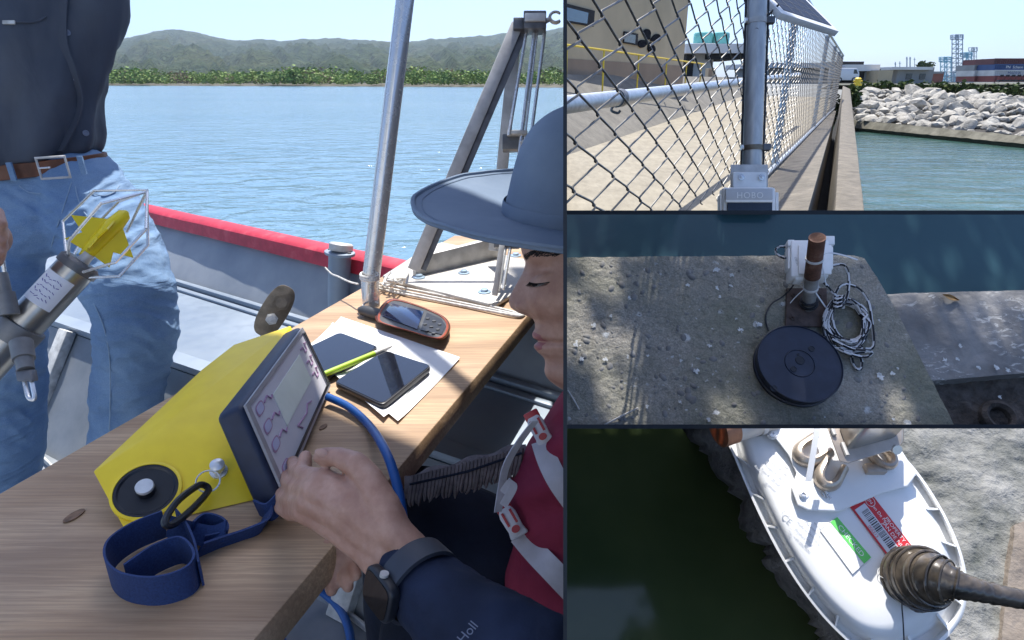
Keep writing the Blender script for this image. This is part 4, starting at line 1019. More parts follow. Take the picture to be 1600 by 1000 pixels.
MB().tube([P(640, 757, .860), P(730, 737, .858), P(815, 708, .860)], .0016, 6).build('hem', m_trs.m, fr)
# --- working arm: sleeve, watch, hand
m_slv = Mat('navy_sleeve', (0.014, 0.022, 0.05), 0.8, 0, 0.25).vary(14, .3, 4, .3, 60, .004)
mb = MB(); mb.chain([P(640, 892, .605), P(672, 925, .588), P(735, 985, .555), P(830, 1060, .52)], [.031, .036, .044, .054], 20)
slv = mb.build('sleeve', m_slv.m, sp, mods=REM(.005, 4), ang=80); dent(slv, 1.0, .006, 24)
text('sleeve_print', 'Holl', Mat('sleeve_ink', (.16, .18, .25), .8).m, slv, P(731, 988, .50), CX * .5 - CD * .6, -CD * .5 - CX * .6, .011)
def hp(x, y, D): return P(x, y, D)
mb = MB()
# wrist and back of the hand: side by side strands from the wrist to the four knuckles
def strand(pts, rr): mb.chain([hp(*q) for q in pts], rr, 14)
strand([(668, 905, .590), (640, 860, .606), (606, 822, .618)], (.0185, .0185, .0185))
strand([(652, 918, .592), (626, 880, .608), (592, 846, .620)], (.0190, .0190, .0185))
strand([(640, 926, .600), (608, 894, .612), (578, 862, .624)], (.0175, .0175, .0170))
for pts, rr in (([(606, 822, .618), (552, 776, .634), (505, 752, .652)], (.0185, .0160, .0130)),
                ([(600, 832, .616), (545, 792, .630), (494, 767, .650)], (.0185, .0165, .0135)),
                ([(590, 846, .620), (536, 806, .634), (484, 783, .655)], (.0185, .0165, .0130)),
                ([(578, 862, .624), (528, 826, .642), (477, 799, .664)], (.0165, .0145, .0118))): strand(pts, rr)
# fingers wrap round the display head's lower edge
strand([(505, 752, .652), (478, 744, .695), (464, 734, .76), (458, 722, .84)], (.0130, .0108, .0095, .0085))
strand([(494, 767, .650), (466, 764, .695), (452, 754, .77), (446, 742, .85)], (.0135, .0112, .0098, .0088))
strand([(484, 783, .655), (456, 784, .70), (443, 776, .77), (437, 766, .85)], (.0130, .0108, .0095, .0085))
strand([(477, 799, .664), (455, 800, .70), (441, 794, .76), (434, 786, .83)], (.0118, .0098, .0085, .0075))
# tip of the index finger showing past the bezel
strand([(470, 742, .72), (475, 727, .735), (478, 714, .745)], (.0095, .0092, .0080))
# thumb
strand([(618, 838, .610), (600, 792, .618), (580, 752, .630)], (.0180, .0165, .0142))
strand([(580, 752, .630), (556, 725, .640), (528, 714, .650), (506, 713, .655), (500, 714, .656)], (.0142, .0128, .0102, .0092, .0075))
hand = mb.build('hand', m_skin.m, sp, mods=REM(.0021, 10), ang=80)
src = [(v.co.copy(), v.normal.copy()) for v in hand.data.vertices]; out = []      # tendons and skin folds
KN = [hp(505, 752, .652), hp(494, 767, .650), hp(484, 783, .655), hp(477, 799, .664)]
for p_, n_ in src:
    pw_ = p_ + sp.location; d = .0012 * fbm(pw_.x * 70, pw_.y * 70, pw_.z * 70, 3)
    for k_ in KN: d += .0022 * math.exp(-((pw_ - k_).length / .013) ** 2)
    q = p_ + n_ * d; out += [q.x, q.y, q.z]
hand.data.vertices.foreach_set('co', out); hand.data.update()
tn_ = hp(503, 708, .646); m_nail = Mat('nail', (0.50, 0.30, 0.24), 0.35)
MB().sphere(tn_, (CX * .0075 + CD * .0012), CD * .0045, CF * .0022, seg=14, rings=8).build('thumb_nail', m_nail.m, hand)
# watch
m_wst = Mat('watch_strap', (0.03, 0.035, 0.05), 0.5).vary(30, .2); m_wgl = Mat('watch_glass', (0.004, 0.005, 0.009), 0.06, 0, 0.8)
wt = thing('wristwatch', P(628, 920, .58), 'black square smart watch on a dark band round the seated person\'s wrist', 'watch')
da = (P(668, 925, .585) - P(628, 878, .615)).normalized(); wc = lerp(P(628, 878, .615), P(668, 925, .585), .60)
xw, yw = perp(da); MB().loft([[wc + da * z + (xw * math.cos(2 * math.pi * i / 48) + yw * math.sin(2 * math.pi * i / 48)) * r for i in range(48)] for z, r in ((-.012, .034), (-.011, .038), (.013, .0395), (.014, .036))], caps=False).build('band', m_wst.m, wt)
vw = (CO - wc).normalized(); side = (vw * .75 - CX * .70 + CD * .35); side = (side - da * side.dot(da)).normalized(); oc = wc + side * .039; tw = da.cross(side).normalized()
out = []
for i in range(32):
    a = 2 * math.pi * i / 32; out.append(oc + da * (.0225 * math.copysign(abs(math.cos(a)) ** .45, math.cos(a))) + tw * (.0195 * math.copysign(abs(math.sin(a)) ** .45, math.sin(a))))
MB().prism([p - side * .006 for p in out], side * .011).build('case', m_blk.m, wt, mods=BEV(.003, 3))
MB().prism([oc + (p - oc) * .86 + side * .0052 for p in out], side * .0006).build('screen', m_wgl.m, wt)
MB().cyl(oc + tw * .018 * (1 if tw.dot(CX) > 0 else -1), oc + tw * .022 * (1 if tw.dot(CX) > 0 else -1), .004, 14).build('crown', m_steel.m, wt)
# other hand hanging below the plank's edge
mb = MB()
mb.chain([hp(660, 900, .80), hp(612, 872, .775), hp(575, 855, .76)], [.027, .025, .020], 14)
for (pts, rr) in ((((572, 846), (540, 850), (512, 868), (496, 890), (489, 910)), (.018, .0150, .0095, .0085, .007)), (((570, 852), (545, 862), (524, 884), (515, 904), (518, 922)), (.018, .0150, .0098, .0090, .0075)),
                  (((574, 858), (554, 868), (541, 886), (538, 903), (544, 917)), (.017, .0145, .0095, .0085, .007)), (((578, 862), (562, 870), (552, 880), (553, 890), (557, 899)), (.016, .0130, .0085, .0078, .0065)), (((570, 842), (545, 842), (518, 850), (502, 862), (497, 872)), (.018, .0140, .0098, .0085, .007))):
    mb.chain([hp(x, y, .765 - .008 * i) for i, (x, y) in enumerate(pts)], rr, 12)
mb.build('hand', m_skin.m, sp, mods=REM(.0024, 6), ang=80)
# ================================================================== PLACE 2: the fenced quay
CUR = 2
m_ground = Mat('pale_concrete', (0.46, 0.40, 0.30), 0.9)
gn1 = m_ground.noise(1.6, 7, .65); gn2 = m_ground.noise(9, 5, .7, vec=m_ground.coord(scale=(1, .35, 1)))
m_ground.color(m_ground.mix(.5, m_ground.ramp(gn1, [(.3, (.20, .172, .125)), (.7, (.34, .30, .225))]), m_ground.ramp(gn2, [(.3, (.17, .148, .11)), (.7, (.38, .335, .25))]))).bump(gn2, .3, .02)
m_slope = Mat('streaked_concrete', (0.16, 0.145, 0.12), 0.9)
sn1 = m_slope.noise(1.4, 6, .6, .5, vec=m_slope.coord(scale=(1, 1, .25))); sn2 = m_slope.noise(12, 5)  # stretched noise streaks the grey brown tone
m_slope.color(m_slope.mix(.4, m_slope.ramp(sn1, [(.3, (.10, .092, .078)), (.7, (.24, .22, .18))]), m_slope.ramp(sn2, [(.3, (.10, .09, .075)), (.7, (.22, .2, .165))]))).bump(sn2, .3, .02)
m_cap = Mat('cap_concrete', (0.17, 0.15, 0.12), 0.9)
cn = m_cap.noise(9, 7, .7); m_cap.color(m_cap.ramp(cn, [(.3, (.10, .088, .07)), (.6, (.19, .165, .13)), (.78, (.27, .24, .19))])).bump(m_cap.noise(40, 4), .4, .01)
m_galv = Mat('galvanised', (0.52, 0.55, 0.58), 0.4, 0.7).vary(20, .18, 4, .05)
m_wire = Mat('fence_wire', (0.15, 0.145, 0.135), 0.42, 0.8).vary(30, .3, 3)
m_pole = Mat('pole_steel', (0.30, 0.30, 0.30), 0.4, 0.45); m_pole.color(m_pole.ramp(m_pole.noise(8, 5, vec=m_pole.coord(scale=(6, 6, .6))), [(.3, (.42, .42, .42)), (.7, (.62, .62, .60))]))
m_stucco = Mat('beige_stucco', (0.50, 0.405, 0.265), 0.9).vary(.8, .10, 6, .15, 14, .02)
m_brown = Mat('plain_brown', (0.30, 0.22, 0.155), 0.9).vary(.8, .15, 6, .1, 14, .02)
m_yrail = Mat('yellow_rail', (0.72, 0.52, 0.03), 0.5).vary(3, .12)
m_winb = Mat('blue_glass', (0.03, 0.10, 0.17), 0.08, 0, .8); m_dkwin = Mat('dark_glass', (0.015, 0.03, 0.04), 0.1, 0, .8)
m_wh = Mat('white_render', (0.72, 0.71, 0.68), 0.8).vary(1, .08); m_teal = Mat('teal_tank', (0.16, 0.46, 0.42), 0.5).vary(1.5, .12)
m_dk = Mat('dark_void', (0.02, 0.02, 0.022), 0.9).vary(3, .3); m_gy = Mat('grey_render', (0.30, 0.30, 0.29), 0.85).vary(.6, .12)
# ground behind the fence
GA, GB = P(884, 243, 11), P(1165, 149, 36)
ab = (GB - GA); hp_ = Vector((ab.y, -ab.x, 0)).normalized(); gnm = ab.cross(hp_).normalized()
def G(px, py): r = ray(px, py); t = (GA - CO).dot(gnm) / r.dot(gnm); return CO + r * t
GC = GA - ab * .25
far_r = GB + hp_ * 14
MB().add([GC, GB, G(1300, 152), G(1296, 168), G(1160, 420), G(860, 420)], [(0, 5, 4, 3, 2, 1)]).build('yard_floor', m_ground.m, sm=False, kind='structure')
SA, SB = P(876, 116, 15.2), P(1168, 121, 46)
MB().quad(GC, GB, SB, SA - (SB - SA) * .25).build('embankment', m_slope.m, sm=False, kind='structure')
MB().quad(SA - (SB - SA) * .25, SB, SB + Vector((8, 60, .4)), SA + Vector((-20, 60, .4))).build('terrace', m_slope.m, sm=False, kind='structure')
# pipe guard rail
pr = thing('pipe_rail', P(960, 175, 5), 'thick pale galvanised pipe rail behind the chain link fence', 'railing')
ra, rb = P(860, 167, 3.9), P(1248, 117, 16.5)
MB().tube([ra, rb], .058, 24).build('pipe', m_galv.m, pr)
q = lerp(ra, rb, .082); mb = MB(); dd = (rb - ra).normalized(); mb.tube([q - dd * .05, q + dd * .05], .068, 20); mb.build('bracket', m_darkst.m, pr)
MB().tube(smooth([q - U * .05 - CX * .03, q - U * .09 - CX * .05, q - U * .11, q - U * .09 + CX * .02], 5), .010, 8).build('bracket_hook', m_darkst.m, pr)
# beige building
bb = thing('beige_building', P(1000, 117, 20), 'beige rendered building with a dark propeller emblem and blue window', 'building')
BL, BR = P(852, 113, 15.5), P(1066, 119, 24); bh = 2.75
wv_b = (BR - BL); wv_b.z = 0; wl = wv_b.length; wd = wv_b.normalized(); wn = Vector((wd.y, -wd.x, 0)); wn = wn if wn.y < 0 else -wn
def Wl(px, py, h=0.0):
    r = ray(px, py); t = (BR + wn * h - CO).dot(wn) / r.dot(wn); return CO + r * t
base_z = min(BL.z, BR.z) - .3
def wbox(a, b, z0, z1, depth, mat, nm, out=0.0):
    p = [Vector((a.x, a.y, z0)) + wn * out, Vector((b.x, b.y, z0)) + wn * out]
    mb = MB(); mb.hexa([p[0], p[1], p[1] - wn * depth, p[0] - wn * depth] + [Vector((v.x, v.y, z1)) for v in (p[0], p[1], p[1] - wn * depth, p[0] - wn * depth)])
    return mb.build(nm, mat, bb, sm=False)
zr0 = Wl(1000, 88).z
wbox(BL - wd * 4, BR, base_z, BR.z + bh - .1, 12, m_stucco.m, 'wall')
wbox(BL - wd * 4, BR + wd * .02, base_z, Wl(1066, 103).z, .06, m_brown.m, 'lower_band', .03)  # lower part of the wall in a darker brown
wbox(BL - wd * 4, BR + wd * .06, BR.z + bh - .1, BR.z + bh, 12, m_stucco.m, 'parapet', .05)
def wpoly(pts, h, th, mat, nm, par=None): return MB().prism([Wl(x, y, h) for x, y in pts], wn * th).build(nm, mat, par or bb, sm=False)
wf = wpoly([(880, 5), (927, 17), (925, 42), (880, 34)], .01, .05, m_dk.m, 'window'); wpoly([(880, 10), (919, 20), (917, 37), (880, 31)], .061, .01, m_winb.m, 'pane', wf)
wf = wpoly([(974, 49), (995, 53), (994, 71), (973, 67)], .01, .05, m_dk.m, 'window'); wpoly([(976, 52), (993, 55), (992, 68), (975, 65)], .061, .01, m_dkwin.m, 'pane', wf)
pc_ = (1014, 64)
m_emb = Mat('emblem_black', (.008, .009, .014), .9, 0, .1)
for k, a in enumerate((R(108), R(22), R(200), R(286))):
    pts = []
    for i in range(14):
        t = i / 13; b = a + (t - .5) * 1.15; rr = 19 * (math.sin(math.pi * t) ** .3) if 0 < i < 13 else 4
        pts.append((pc_[0] + rr * math.cos(b) * .98, pc_[1] - rr * math.sin(b) * 1.02))
    wpoly([(pc_[0] + 2 * math.cos(a), pc_[1] - 2 * math.sin(a))] + pts, .02, .03, m_emb.m, 'emblem_blade')
# yellow hand rail in front of it
yr = thing('yellow_railing', P(1000, 116, 19), 'yellow metal handrail in front of the beige building', 'railing')
y0_, y1_ = P(850, 65, 13.4), P(1100, 100, 23)
MB().tube([y0_, y1_], .022, 8).build('rail', m_yrail.m, yr)
y2_, y3_ = P(850, 92, 13.4), P(1100, 112, 23)
for k, px in enumerate((885, 952, 1004, 1042, 1073, 1096)):
    t = interp([(850, 0), (952, .26), (1004, .46), (1042, .66), (1073, .83), (1100, 1)], px); a = lerp(y0_, y1_, t); MB().tube([a, Vector((a.x, a.y, GA.z + .9))], .022, 8).build('post', m_yrail.m, yr)
# white building with canopy, teal tanks
def pbox(name, par, x0, x1, yt, yb, D, depth, mat, sm=False, bev=None):
    a, b = P(x0, yb, D), P(x1, yb, D); h = (yb - yt) / F * D / math.cos(PITCH) * .98
    z0 = min(a.z, b.z); mb = MB(); mb.abox(a.x, b.x, a.y, a.y + depth, z0, z0 + h); return mb.build(name, mat, par, sm=sm, mods=BEV(bev) if bev else ())
wb2 = thing('white_building', P(1120, 118, 40), 'white harbour building with an overhanging canopy roof seen through the fence', 'building')
pbox('wall', wb2, 1079, 1112, 74, 121, 40, 6, m_wh.m); pbox('doorway', wb2, 1070, 1082, 84, 120, 39.5, 5, m_dk.m)
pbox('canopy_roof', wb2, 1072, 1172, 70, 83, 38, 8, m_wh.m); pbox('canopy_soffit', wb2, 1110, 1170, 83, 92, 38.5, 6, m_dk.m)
pbox('window', wb2, 1091, 1099, 92, 112, 39.9, .2, m_dkwin.m)
for x0, x1, nm in ((1083, 1112, 'left'), (1112, 1138, 'right')):
    tk = thing('water_tank', P((x0 + x1) / 2, 71, 41), 'teal round water tank on the white roof, the %s one' % nm, 'tank')
    c = P((x0 + x1) / 2, 71, 41); r_ = (x1 - x0) / 2 / F * 41
    MB().lathe(c, U, [(r_, 0), (r_, .66), (r_ * .9, .74), (r_ * .15, .84), (r_ * .05, .86)], 28).build('tank_body', m_teal.m, tk)
    MB().tube(ell(c + U * .5, CX * r_ * 1.01, Vector((0, r_ * 1.01, 0)), 28), .02, 6, closed=True).build('hoop', m_teal.m, tk)
gbx = thing('grey_building', P(1235, 126, 60), 'long low grey building behind the fence right of the pole', 'building')
pbox('wall', gbx, 1190, 1300, 106, 131, 60, 8, m_gy.m); pbox('roof', gbx, 1186, 1304, 99, 106, 59, 10, m_wh.m)
for k in range(7): pbox('window', gbx, 1196 + k * 14, 1204 + k * 14, 111, 120, 59.9, .3, m_dkwin.m)
cab = thing('cabinet', P(1111, 120, 34), 'tan cabinet standing by the white building', 'cabinet'); pbox('box', cab, 1106, 1117, 108, 121, 34, .6, m_stucco.m); pbox('door', cab, 1107, 1112, 110, 120, 33.9, .05, m_brown.m)
# ------------------------------------------------------------------ chain link fence
VPX, CFN = 1345., 536.
def Dx(x): return CFN / (VPX - x)
def fence_at(D, z): p = P(VPX - CFN / D, 128, D); return Vector((p.x, p.y, CAMZ + z))
fdir = (fence_at(9, 0) - fence_at(2, 0)).normalized(); fnrm = Vector((fdir.y, -fdir.x, 0))
fnrm = fnrm if fnrm.y < 0 else -fnrm
uD = 1.0 / (fence_at(2, 0) - fence_at(1, 0)).length
HP, VP_ = .122, .094
ZT, ZB = .585, -.64
D0 = Dx(936.5); za = None
zz = [(P(0, 22, 1), )]
# height of the node seen at (936.5, 22)
r_ = ray(936.5, 22); t_ = (fence_at(D0, 0) - CO).dot(fnrm) / r_.dot(fnrm); z_node = (r_ * t_).z
fence = thing('chain_link_fence', fence_at(3.3, ZB), 'galvanised chain link fence running back along the quay', 'fence')
mb = MB()
j = -8
while True:
    Dc = D0 + j * HP * uD
    if Dc > 16.0: break
    if Dc > .85:
        far = Dc > 5.5; pts = []
        z = z_node + VP_ * math.ceil((ZB - z_node) / VP_)
        ph = (j % 2) * .5
        k = 0
        lowz = ZB if Dc > 2.6 else -.5 if Dc > 1.6 else -.35
        z = z_node + VP_ * (math.ceil((lowz - z_node) / VP_) + ph)
        base = fence_at(Dc, 0) - U * CAMZ
        while z < ZT:
            if far:
                pts += [base + U * (CAMZ + z), base + fdir * HP + U * (CAMZ + z + VP_ / 2)]
            else:
                e = .009; f = .0042
                for cx, cz, s in ((0, z, -1), (HP, z + VP_ / 2, 1)):
                    c = base + fdir * (cx + s * .004) + U * (CAMZ + cz)
                    pts += [c - fdir * (s * e) - U * e * .8 + fnrm * f, c - fdir * (s * .001) - U * .002 + fnrm * f * s * .2 , c - fdir * (s * e) + U * e * .8 - fnrm * f]
            z += VP_
        if len(pts) > 1: mb.tube(pts, .0027 if not far else .0028, 5 if not far else 3, caps=False)
    j += 1
mb.build('chain_link', m_wire.m, fence, kind='stuff')
for D in (4.95, 9.2, 11.9, 14.2, 16.0):
    a = fence_at(D, ZB - .1) - fnrm * .04; MB().tube([a, a + U * (ZT - ZB + .13)], .027, 16).build('post', m_galv.m, fence)
MB().tube([fence_at(.8, ZT + .02), fence_at(16, ZT + .02)], .016, 12).build('top_rail', m_galv.m, fence)
MB().tube([fence_at(2.2, ZB + .02) - fnrm * .02, fence_at(16, ZB + .02) - fnrm * .02], .016, 12).build('bottom_rail', m_galv.m, fence)
# ledge under the fence, dark slot and quay cap
le = [fence_at(2.4, ZB - .03) - fnrm * .12, P(1258, 345, 2.85), P(1311, 146, 15.6), fence_at(16, ZB - .03) - fnrm * .12]
le[2].z = le[3].z; 
MB().prism(le, -U * 1.6).build('fence_ledge', m_cap.m, sm=False, kind='structure')
cp = [P(1303, 345, 3.3), P(1353, 345, 3.3), P(1328.5, 139, 27), P(1317, 134, 27)]
def capside(): 
    mb = MB(); n = 30; L_ = [lerp(cp[0], cp[3], i / n) for i in range(n + 1)]; R_ = [lerp(cp[1], cp[2], i / n) + CX * .01 * fbm(i * .9, 1) for i in range(n + 1)]
    rings = [[a, b, b - U * 2.4, a - U * 2.4] for a, b in zip(L_, R_)]
    mb.loft(rings); return mb
capside().build('quay_cap', m_cap.m, kind='structure', mods=BEV(.012))
MB().prism([P(1250, 350, 3.2) - U * 1.0, P(1310, 350, 3.4) - U * 1.0, P(1318, 134, 27) - U * 1.0, P(1308, 150, 15) - U * 1.0], -U * .1).build('slot_floor', m_dk.m, sm=False, kind='structure')  # floor coloured near black to stand for the shade in the gap
# ------------------------------------------------------------------ steel pole with logger and solar panel
DPL = 2.35
po = thing('instrument_pole', P(1173, 335, DPL), 'dull steel pole clamped to the fence carrying a solar panel', 'pole')
p0_, p1_ = P(1172, 345, DPL), P(1183, -12, DPL - .08); pd = (p1_ - p0_).normalized(); p1e = p0_ + pd * 1.15
MB().tube([p0_, p1e], .0345, 32).build('tube', m_pole.m, po)
for s in (-1, 1):
    MB().tube([p0_ + CX * (.040 * s) - CF * .004, p1e + CX * (.040 * s) - CF * .004], .0042, 8).build('cable', m_blk.m, po)
for y in (33, 229):
    q = lerp(p0_, p1_, (345 - y) / 357); MB().tube([q - pd * .009, q + pd * .009], .0372, 32).build('band', m_bronze.m if y > 100 else m_steel.m, po)
    MB().box(q + CX * .046 - CF * .012, CX * .014, pd * .012, CF * .010).build('clamp', m_darkst.m, po, mods=BEV(.003))
    MB().cyl(q - CX * .045 - CF * .012, q - CX * .038 - CF * .012, .010, 12).build('bolt', m_chrome.m, po)
q = lerp(p0_, p1_, (345 - 45) / 357); vw = (CO - q).normalized(); MB().cyl(q + vw * .030 + CX * .002, q + vw * .0352 + CX * .002, .007, 14).build('hole', m_blk.m, po)
MB().tube(smooth([P(1196, 36, DPL - .05), P(1201, 24, DPL - .06), P(1210, 14, DPL - .06), P(1216, 8, DPL - .06)], 6), .004, 8).build('panel_lead', m_blk.m, po)
sol = thing('solar_panel', P(1240, 40, 2.4), 'small white framed solar panel tilted on the pole top', 'solar panel')
Lc, Rc_ = P(1221, 20, 2.25), P(1311, 49, 2.60); bk_ = P(1213, -48, 2.95) - Rc_
sn_ = (Rc_ - Lc).cross(bk_).normalized(); sn_ = sn_ if sn_.z > 0 else -sn_
m_wal = Mat('white_frame', (0.84, 0.84, 0.82), 0.4).vary(20, .06); m_cell = Mat('solar_cell', (0.008, 0.011, 0.026), 0.4, 0, .08).vary(30, .3)
qd = [Lc, Rc_, Rc_ + bk_, Lc + bk_]
MB().prism([v - sn_ * .024 for v in qd], sn_ * .024).build('frame', m_wal.m, sol, mods=BEV(.002))
cc = sum(qd, Vector()) / 4
cells = [lerp(lerp(Lc, Rc_, s), lerp(Lc + bk_, Rc_ + bk_, s), t) + sn_ * .0006 for s, t in ((.10, .06), (.93, .06), (.93, .94), (.10, .94))]
ce = MB().prism(cells, sn_ * .0012).build('glass', m_cell.m, sol)
for k in range(1, 5):
    a, b = lerp(cells[0], cells[1], k / 5), lerp(cells[3], cells[2], k / 5); MB().bar(a + sn_ * .002, b + sn_ * .0014, .0010, .0005, up=sn_).build('busbar', m_gy.m, ce)
for k in range(1, 9):
    a, b = lerp(cells[0], cells[3], k / 9), lerp(cells[1], cells[2], k / 9); MB().bar(a + sn_ * .0024, b + sn_ * .0016, .0008, .0005, up=sn_).build('busbar', m_gy.m, ce)
# logger
lg = thing('data_logger', P(1172, 335, 2.28), 'white weatherproof data logger box bolted to the pole', 'data logger')
def fb(name, x0, y0, x1, y1, D, th, mat, par=lg, bev=.003):
    a = D / F; return MB().box(P((x0 + x1) / 2, (y0 + y1) / 2, D) + CF * th / 2, CX * ((x1 - x0) / 2 * a), CD * ((y1 - y0) / 2 * a), CF * (th / 2)).build(name, mat, par, mods=BEV(bev) if bev else ())
fb('bracket', 1142, 257, 1200, 300, 2.285, .006, m_steel.m, bev=.001)
tb = fb('mount_flange', 1145, 268, 1199, 300, 2.262, .016, m_wal.m, bev=.008)
for x in (1158, 1190): 
    o = P(x, 277, 2.258); MB().lathe(o, -CF, [(.011, 0), (.011, .004), (.006, .005), (.006, .012), (.003, .013)], 16).build('bolt', m_chrome.m, lg)
fb('housing', 1130, 292, 1213, 400, 2.21, .05, m_wal.m, bev=.010)
fb('housing', 1125, 304, 1131, 400, 2.225, .03, m_wal.m, bev=.003); fb('housing', 1212, 300, 1217, 400, 2.225, .03, m_wal.m, bev=.003)
lid = fb('lid', 1134, 294, 1208, 313, 2.196, .015, Mat('pale_lid', (0.52, 0.53, 0.55), .4).vary(20, .05).m, bev=.004)
fb('window', 1137, 315, 1207, 400, 2.200, .012, m_glass.m, bev=.002)
fb('window_trim', 1134, 311, 1209, 316, 2.197, .012, m_wal.m, bev=.002)
text('lettering', 'HOBO', m_wal.m, lid, P(1172, 305.5, 2.194), CX, -CD, .030, ext=0, space=1.1)
# ------------------------------------------------------------------ harbour basin, rock bank
m_teal_w = Mat('harbour_water', (0.03, 0.11, 0.105), 0.14, 0, .22)
wn1 = m_teal_w.noise(1.3, 4, .55, .8, vec=m_teal_w.coord(scale=(.55, 1.4, 1))); wn2 = m_teal_w.noise(5, 3, .5, .3, vec=m_teal_w.coord(scale=(.6, 1.2, 1)))
m_teal_w.bump(wn1, 1.0, .12).bump(wn2, .8, .03); m_teal_w.color(m_teal_w.ramp(m_teal_w.noise(.4, 4), [(.35, (.022, .068, .056)), (.7, (.05, .11, .085))]))
ZW = -1.95
MB().add([Z(1290, 380, ZW), Z(2300, 380, ZW), Z(2300, 195, ZW), Z(1290, 190, ZW)], [(0, 1, 2, 3)]).build('harbour_water', m_teal_w.m, sm=False, kind='structure')
T0, T1 = Z(1320, 203, ZW), Z(1680, 240, ZW); up0, up1 = P(1320, 186, Dof(T0) + .25), P(1680, 220, Dof(T1) + .25)
m_toe = Mat('toe_concrete', (0.17, 0.155, 0.115), 0.9); m_toe.color(m_toe.ramp(m_toe.noise(2.2, 6, .65), [(.3, (.10, .092, .065)), (.7, (.27, .25, .19))])).bump(m_toe.noise(6, 4), .4, .04)
m_alg = Mat('algae', (0.03, 0.03, 0.014), 0.9).vary(4, .4, 5, .4, 10, .05)
n = 40; mb = MB()
rows = [[lerp(T0, T1, i / n) - U * .3 for i in range(n + 1)], [lerp(T0, T1, i / n) + U * (.13 + .05 * fbm(i * .7, 2)) for i in range(n + 1)]]
MB().loft(rows, caps=False, closed=False).build('algae_line', m_alg.m, kind='structure')
rows = [[lerp(T0, T1, i / n) + CF * .03 + U * .08 for i in range(n + 1)], [lerp(up0, up1, i / n) + U * .04 * fbm(i * .5, 9) for i in range(n + 1)], [lerp(up0, up1, i / n) + CF * 1.2 + U * .05 for i in range(n + 1)]]
MB().loft(rows, caps=False, closed=False).build('bank_toe', m_toe.m, kind='structure')
c0, c1 = P(1318, 137, 31.5), P(1690, 151, 26.5)
m_dirt = Mat('bank_earth', (0.045, 0.04, 0.035), 0.95).vary(2, .4, 5, .4, 8, .05)
bank = MB().loft([[lerp(up0, up1, i / n) + CF * .4 for i in range(n + 1)], [lerp(c0, c1, i / n) - U * .12 for i in range(n + 1)]], caps=False, closed=False).build('rock_bank', m_dirt.m, kind='structure')
m_rock = Mat('limestone', (0.62, 0.58, 0.50), 0.9); rk = m_rock.noise(2.6, 7, .7)
m_rock.color(m_rock.ramp(rk, [(.28, (.13, .12, .10)), (.45, (.36, .335, .29)), (.7, (.58, .55, .48))])).bump(m_rock.noise(7, 5, .7), .7, .08)
rnd = random.Random(21); variants = []
for k in range(9):
    bm = bmesh.new(); bmesh.ops.create_icosphere(bm, subdivisions=2, radius=1.0)
    for v in bm.verts:
        p = v.co; d = 1 + .55 * fbm(p.x * 1.1 + k * 7, p.y * 1.1, p.z * 1.1, 3) + .16 * fbm(p.x * 3 + k, p.y * 3, p.z * 3, 2); v.co = p * d
        for ax_ in (Vector((.6, .3, .74)), Vector((-.5, .7, .5)), Vector((.2, -.8, .5))):
            a_ = ax_.normalized(); h_ = v.co.dot(a_)
            if h_ > .6: v.co -= a_ * (h_ - .6) * .92
    me = bpy.data.meshes.new('rock'); bm.to_mesh(me); bm.free(); me.materials.append(m_rock.m)
    for p in me.polygons: p.use_smooth = True
    me.set_sharp_from_angle(angle=R(18)); variants.append(me)
boff = bank.location
nr = 0
for row in range(7):
    t = (row + .75) / 7.6; cnt = 39
    for i in range(cnt):
        s = (i + .5 * (row % 2) + rnd.uniform(-.33, .33)) / cnt * .98 + .03
        p = lerp(lerp(up0, up1, s) + CF * .3, lerp(c0, c1, s), t + rnd.uniform(-.06, .06)); px_ = pix(p)
        if px_[0] < 1334 + (6 if row < 3 else 0) or px_[0] > 1625: continue
        sz = Dof(p) / F * rnd.choice((4, 5.5, 6.5, 7.5, 9, 10.5, 13)) * rnd.uniform(.85, 1.15)
        o = bpy.data.objects.new('rock', rnd.choice(variants)); COL.objects.link(o); o.parent = bank; o.location = p - boff + U * sz * .15
        o.rotation_euler = (rnd.uniform(-.5, .5), rnd.uniform(-.5, .5), rnd.uniform(0, 6.3)); o.scale = (sz * rnd.uniform(1.0, 1.6), sz * rnd.uniform(.9, 1.2), sz * rnd.uniform(.62, .9)); nr += 1
# land behind the bank
m_land = Mat('harbour_apron', (0.10, 0.10, 0.07), 0.9).vary(.2, .2)
MB().add([c0 - CX * 1.2 - U * .06, c1 - U * .06, P(2300, 128.6, 420), P(1280, 128.6, 420), P(1296, 133, 31)], [(0, 1, 2, 3, 4)]).build('harbour_apron', m_land.m, sm=False, kind='structure')
mb = MB(); gl = []
for i, c in enumerate([(0.035, 0.06, 0.016), (0.055, 0.085, 0.02), (0.10, 0.12, 0.035)]): gl.append(Mat('grass_%d' % i, c, .8, 0, .2).vary(2, .3).m)
for i in range(3000):
    x = rnd.uniform(1375, 1640) if rnd.random() < .95 else rnd.uniform(1345, 1380); p = lerp(c0, c1, (x - 1318) / 372) + CF * rnd.uniform(.1, 5.0)
    leafball(mb, p + U * rnd.uniform(.02, .42), .24, .18, 5, .11, [0, 1, 0, 1, 2], rnd)
for i in range(130):
    p = P(1333 + rnd.uniform(-3, 8), 148 + rnd.uniform(-12, 14), 27 + rnd.uniform(-.4, .2)); leafball(mb, p, .16, .18, 4, .09, [1, 2, 1], rnd)
tag(mb.build('grass_strip', gl, sm=False, kind='stuff'), 'dark green grass growing along the top of the rock bank', 'grass')
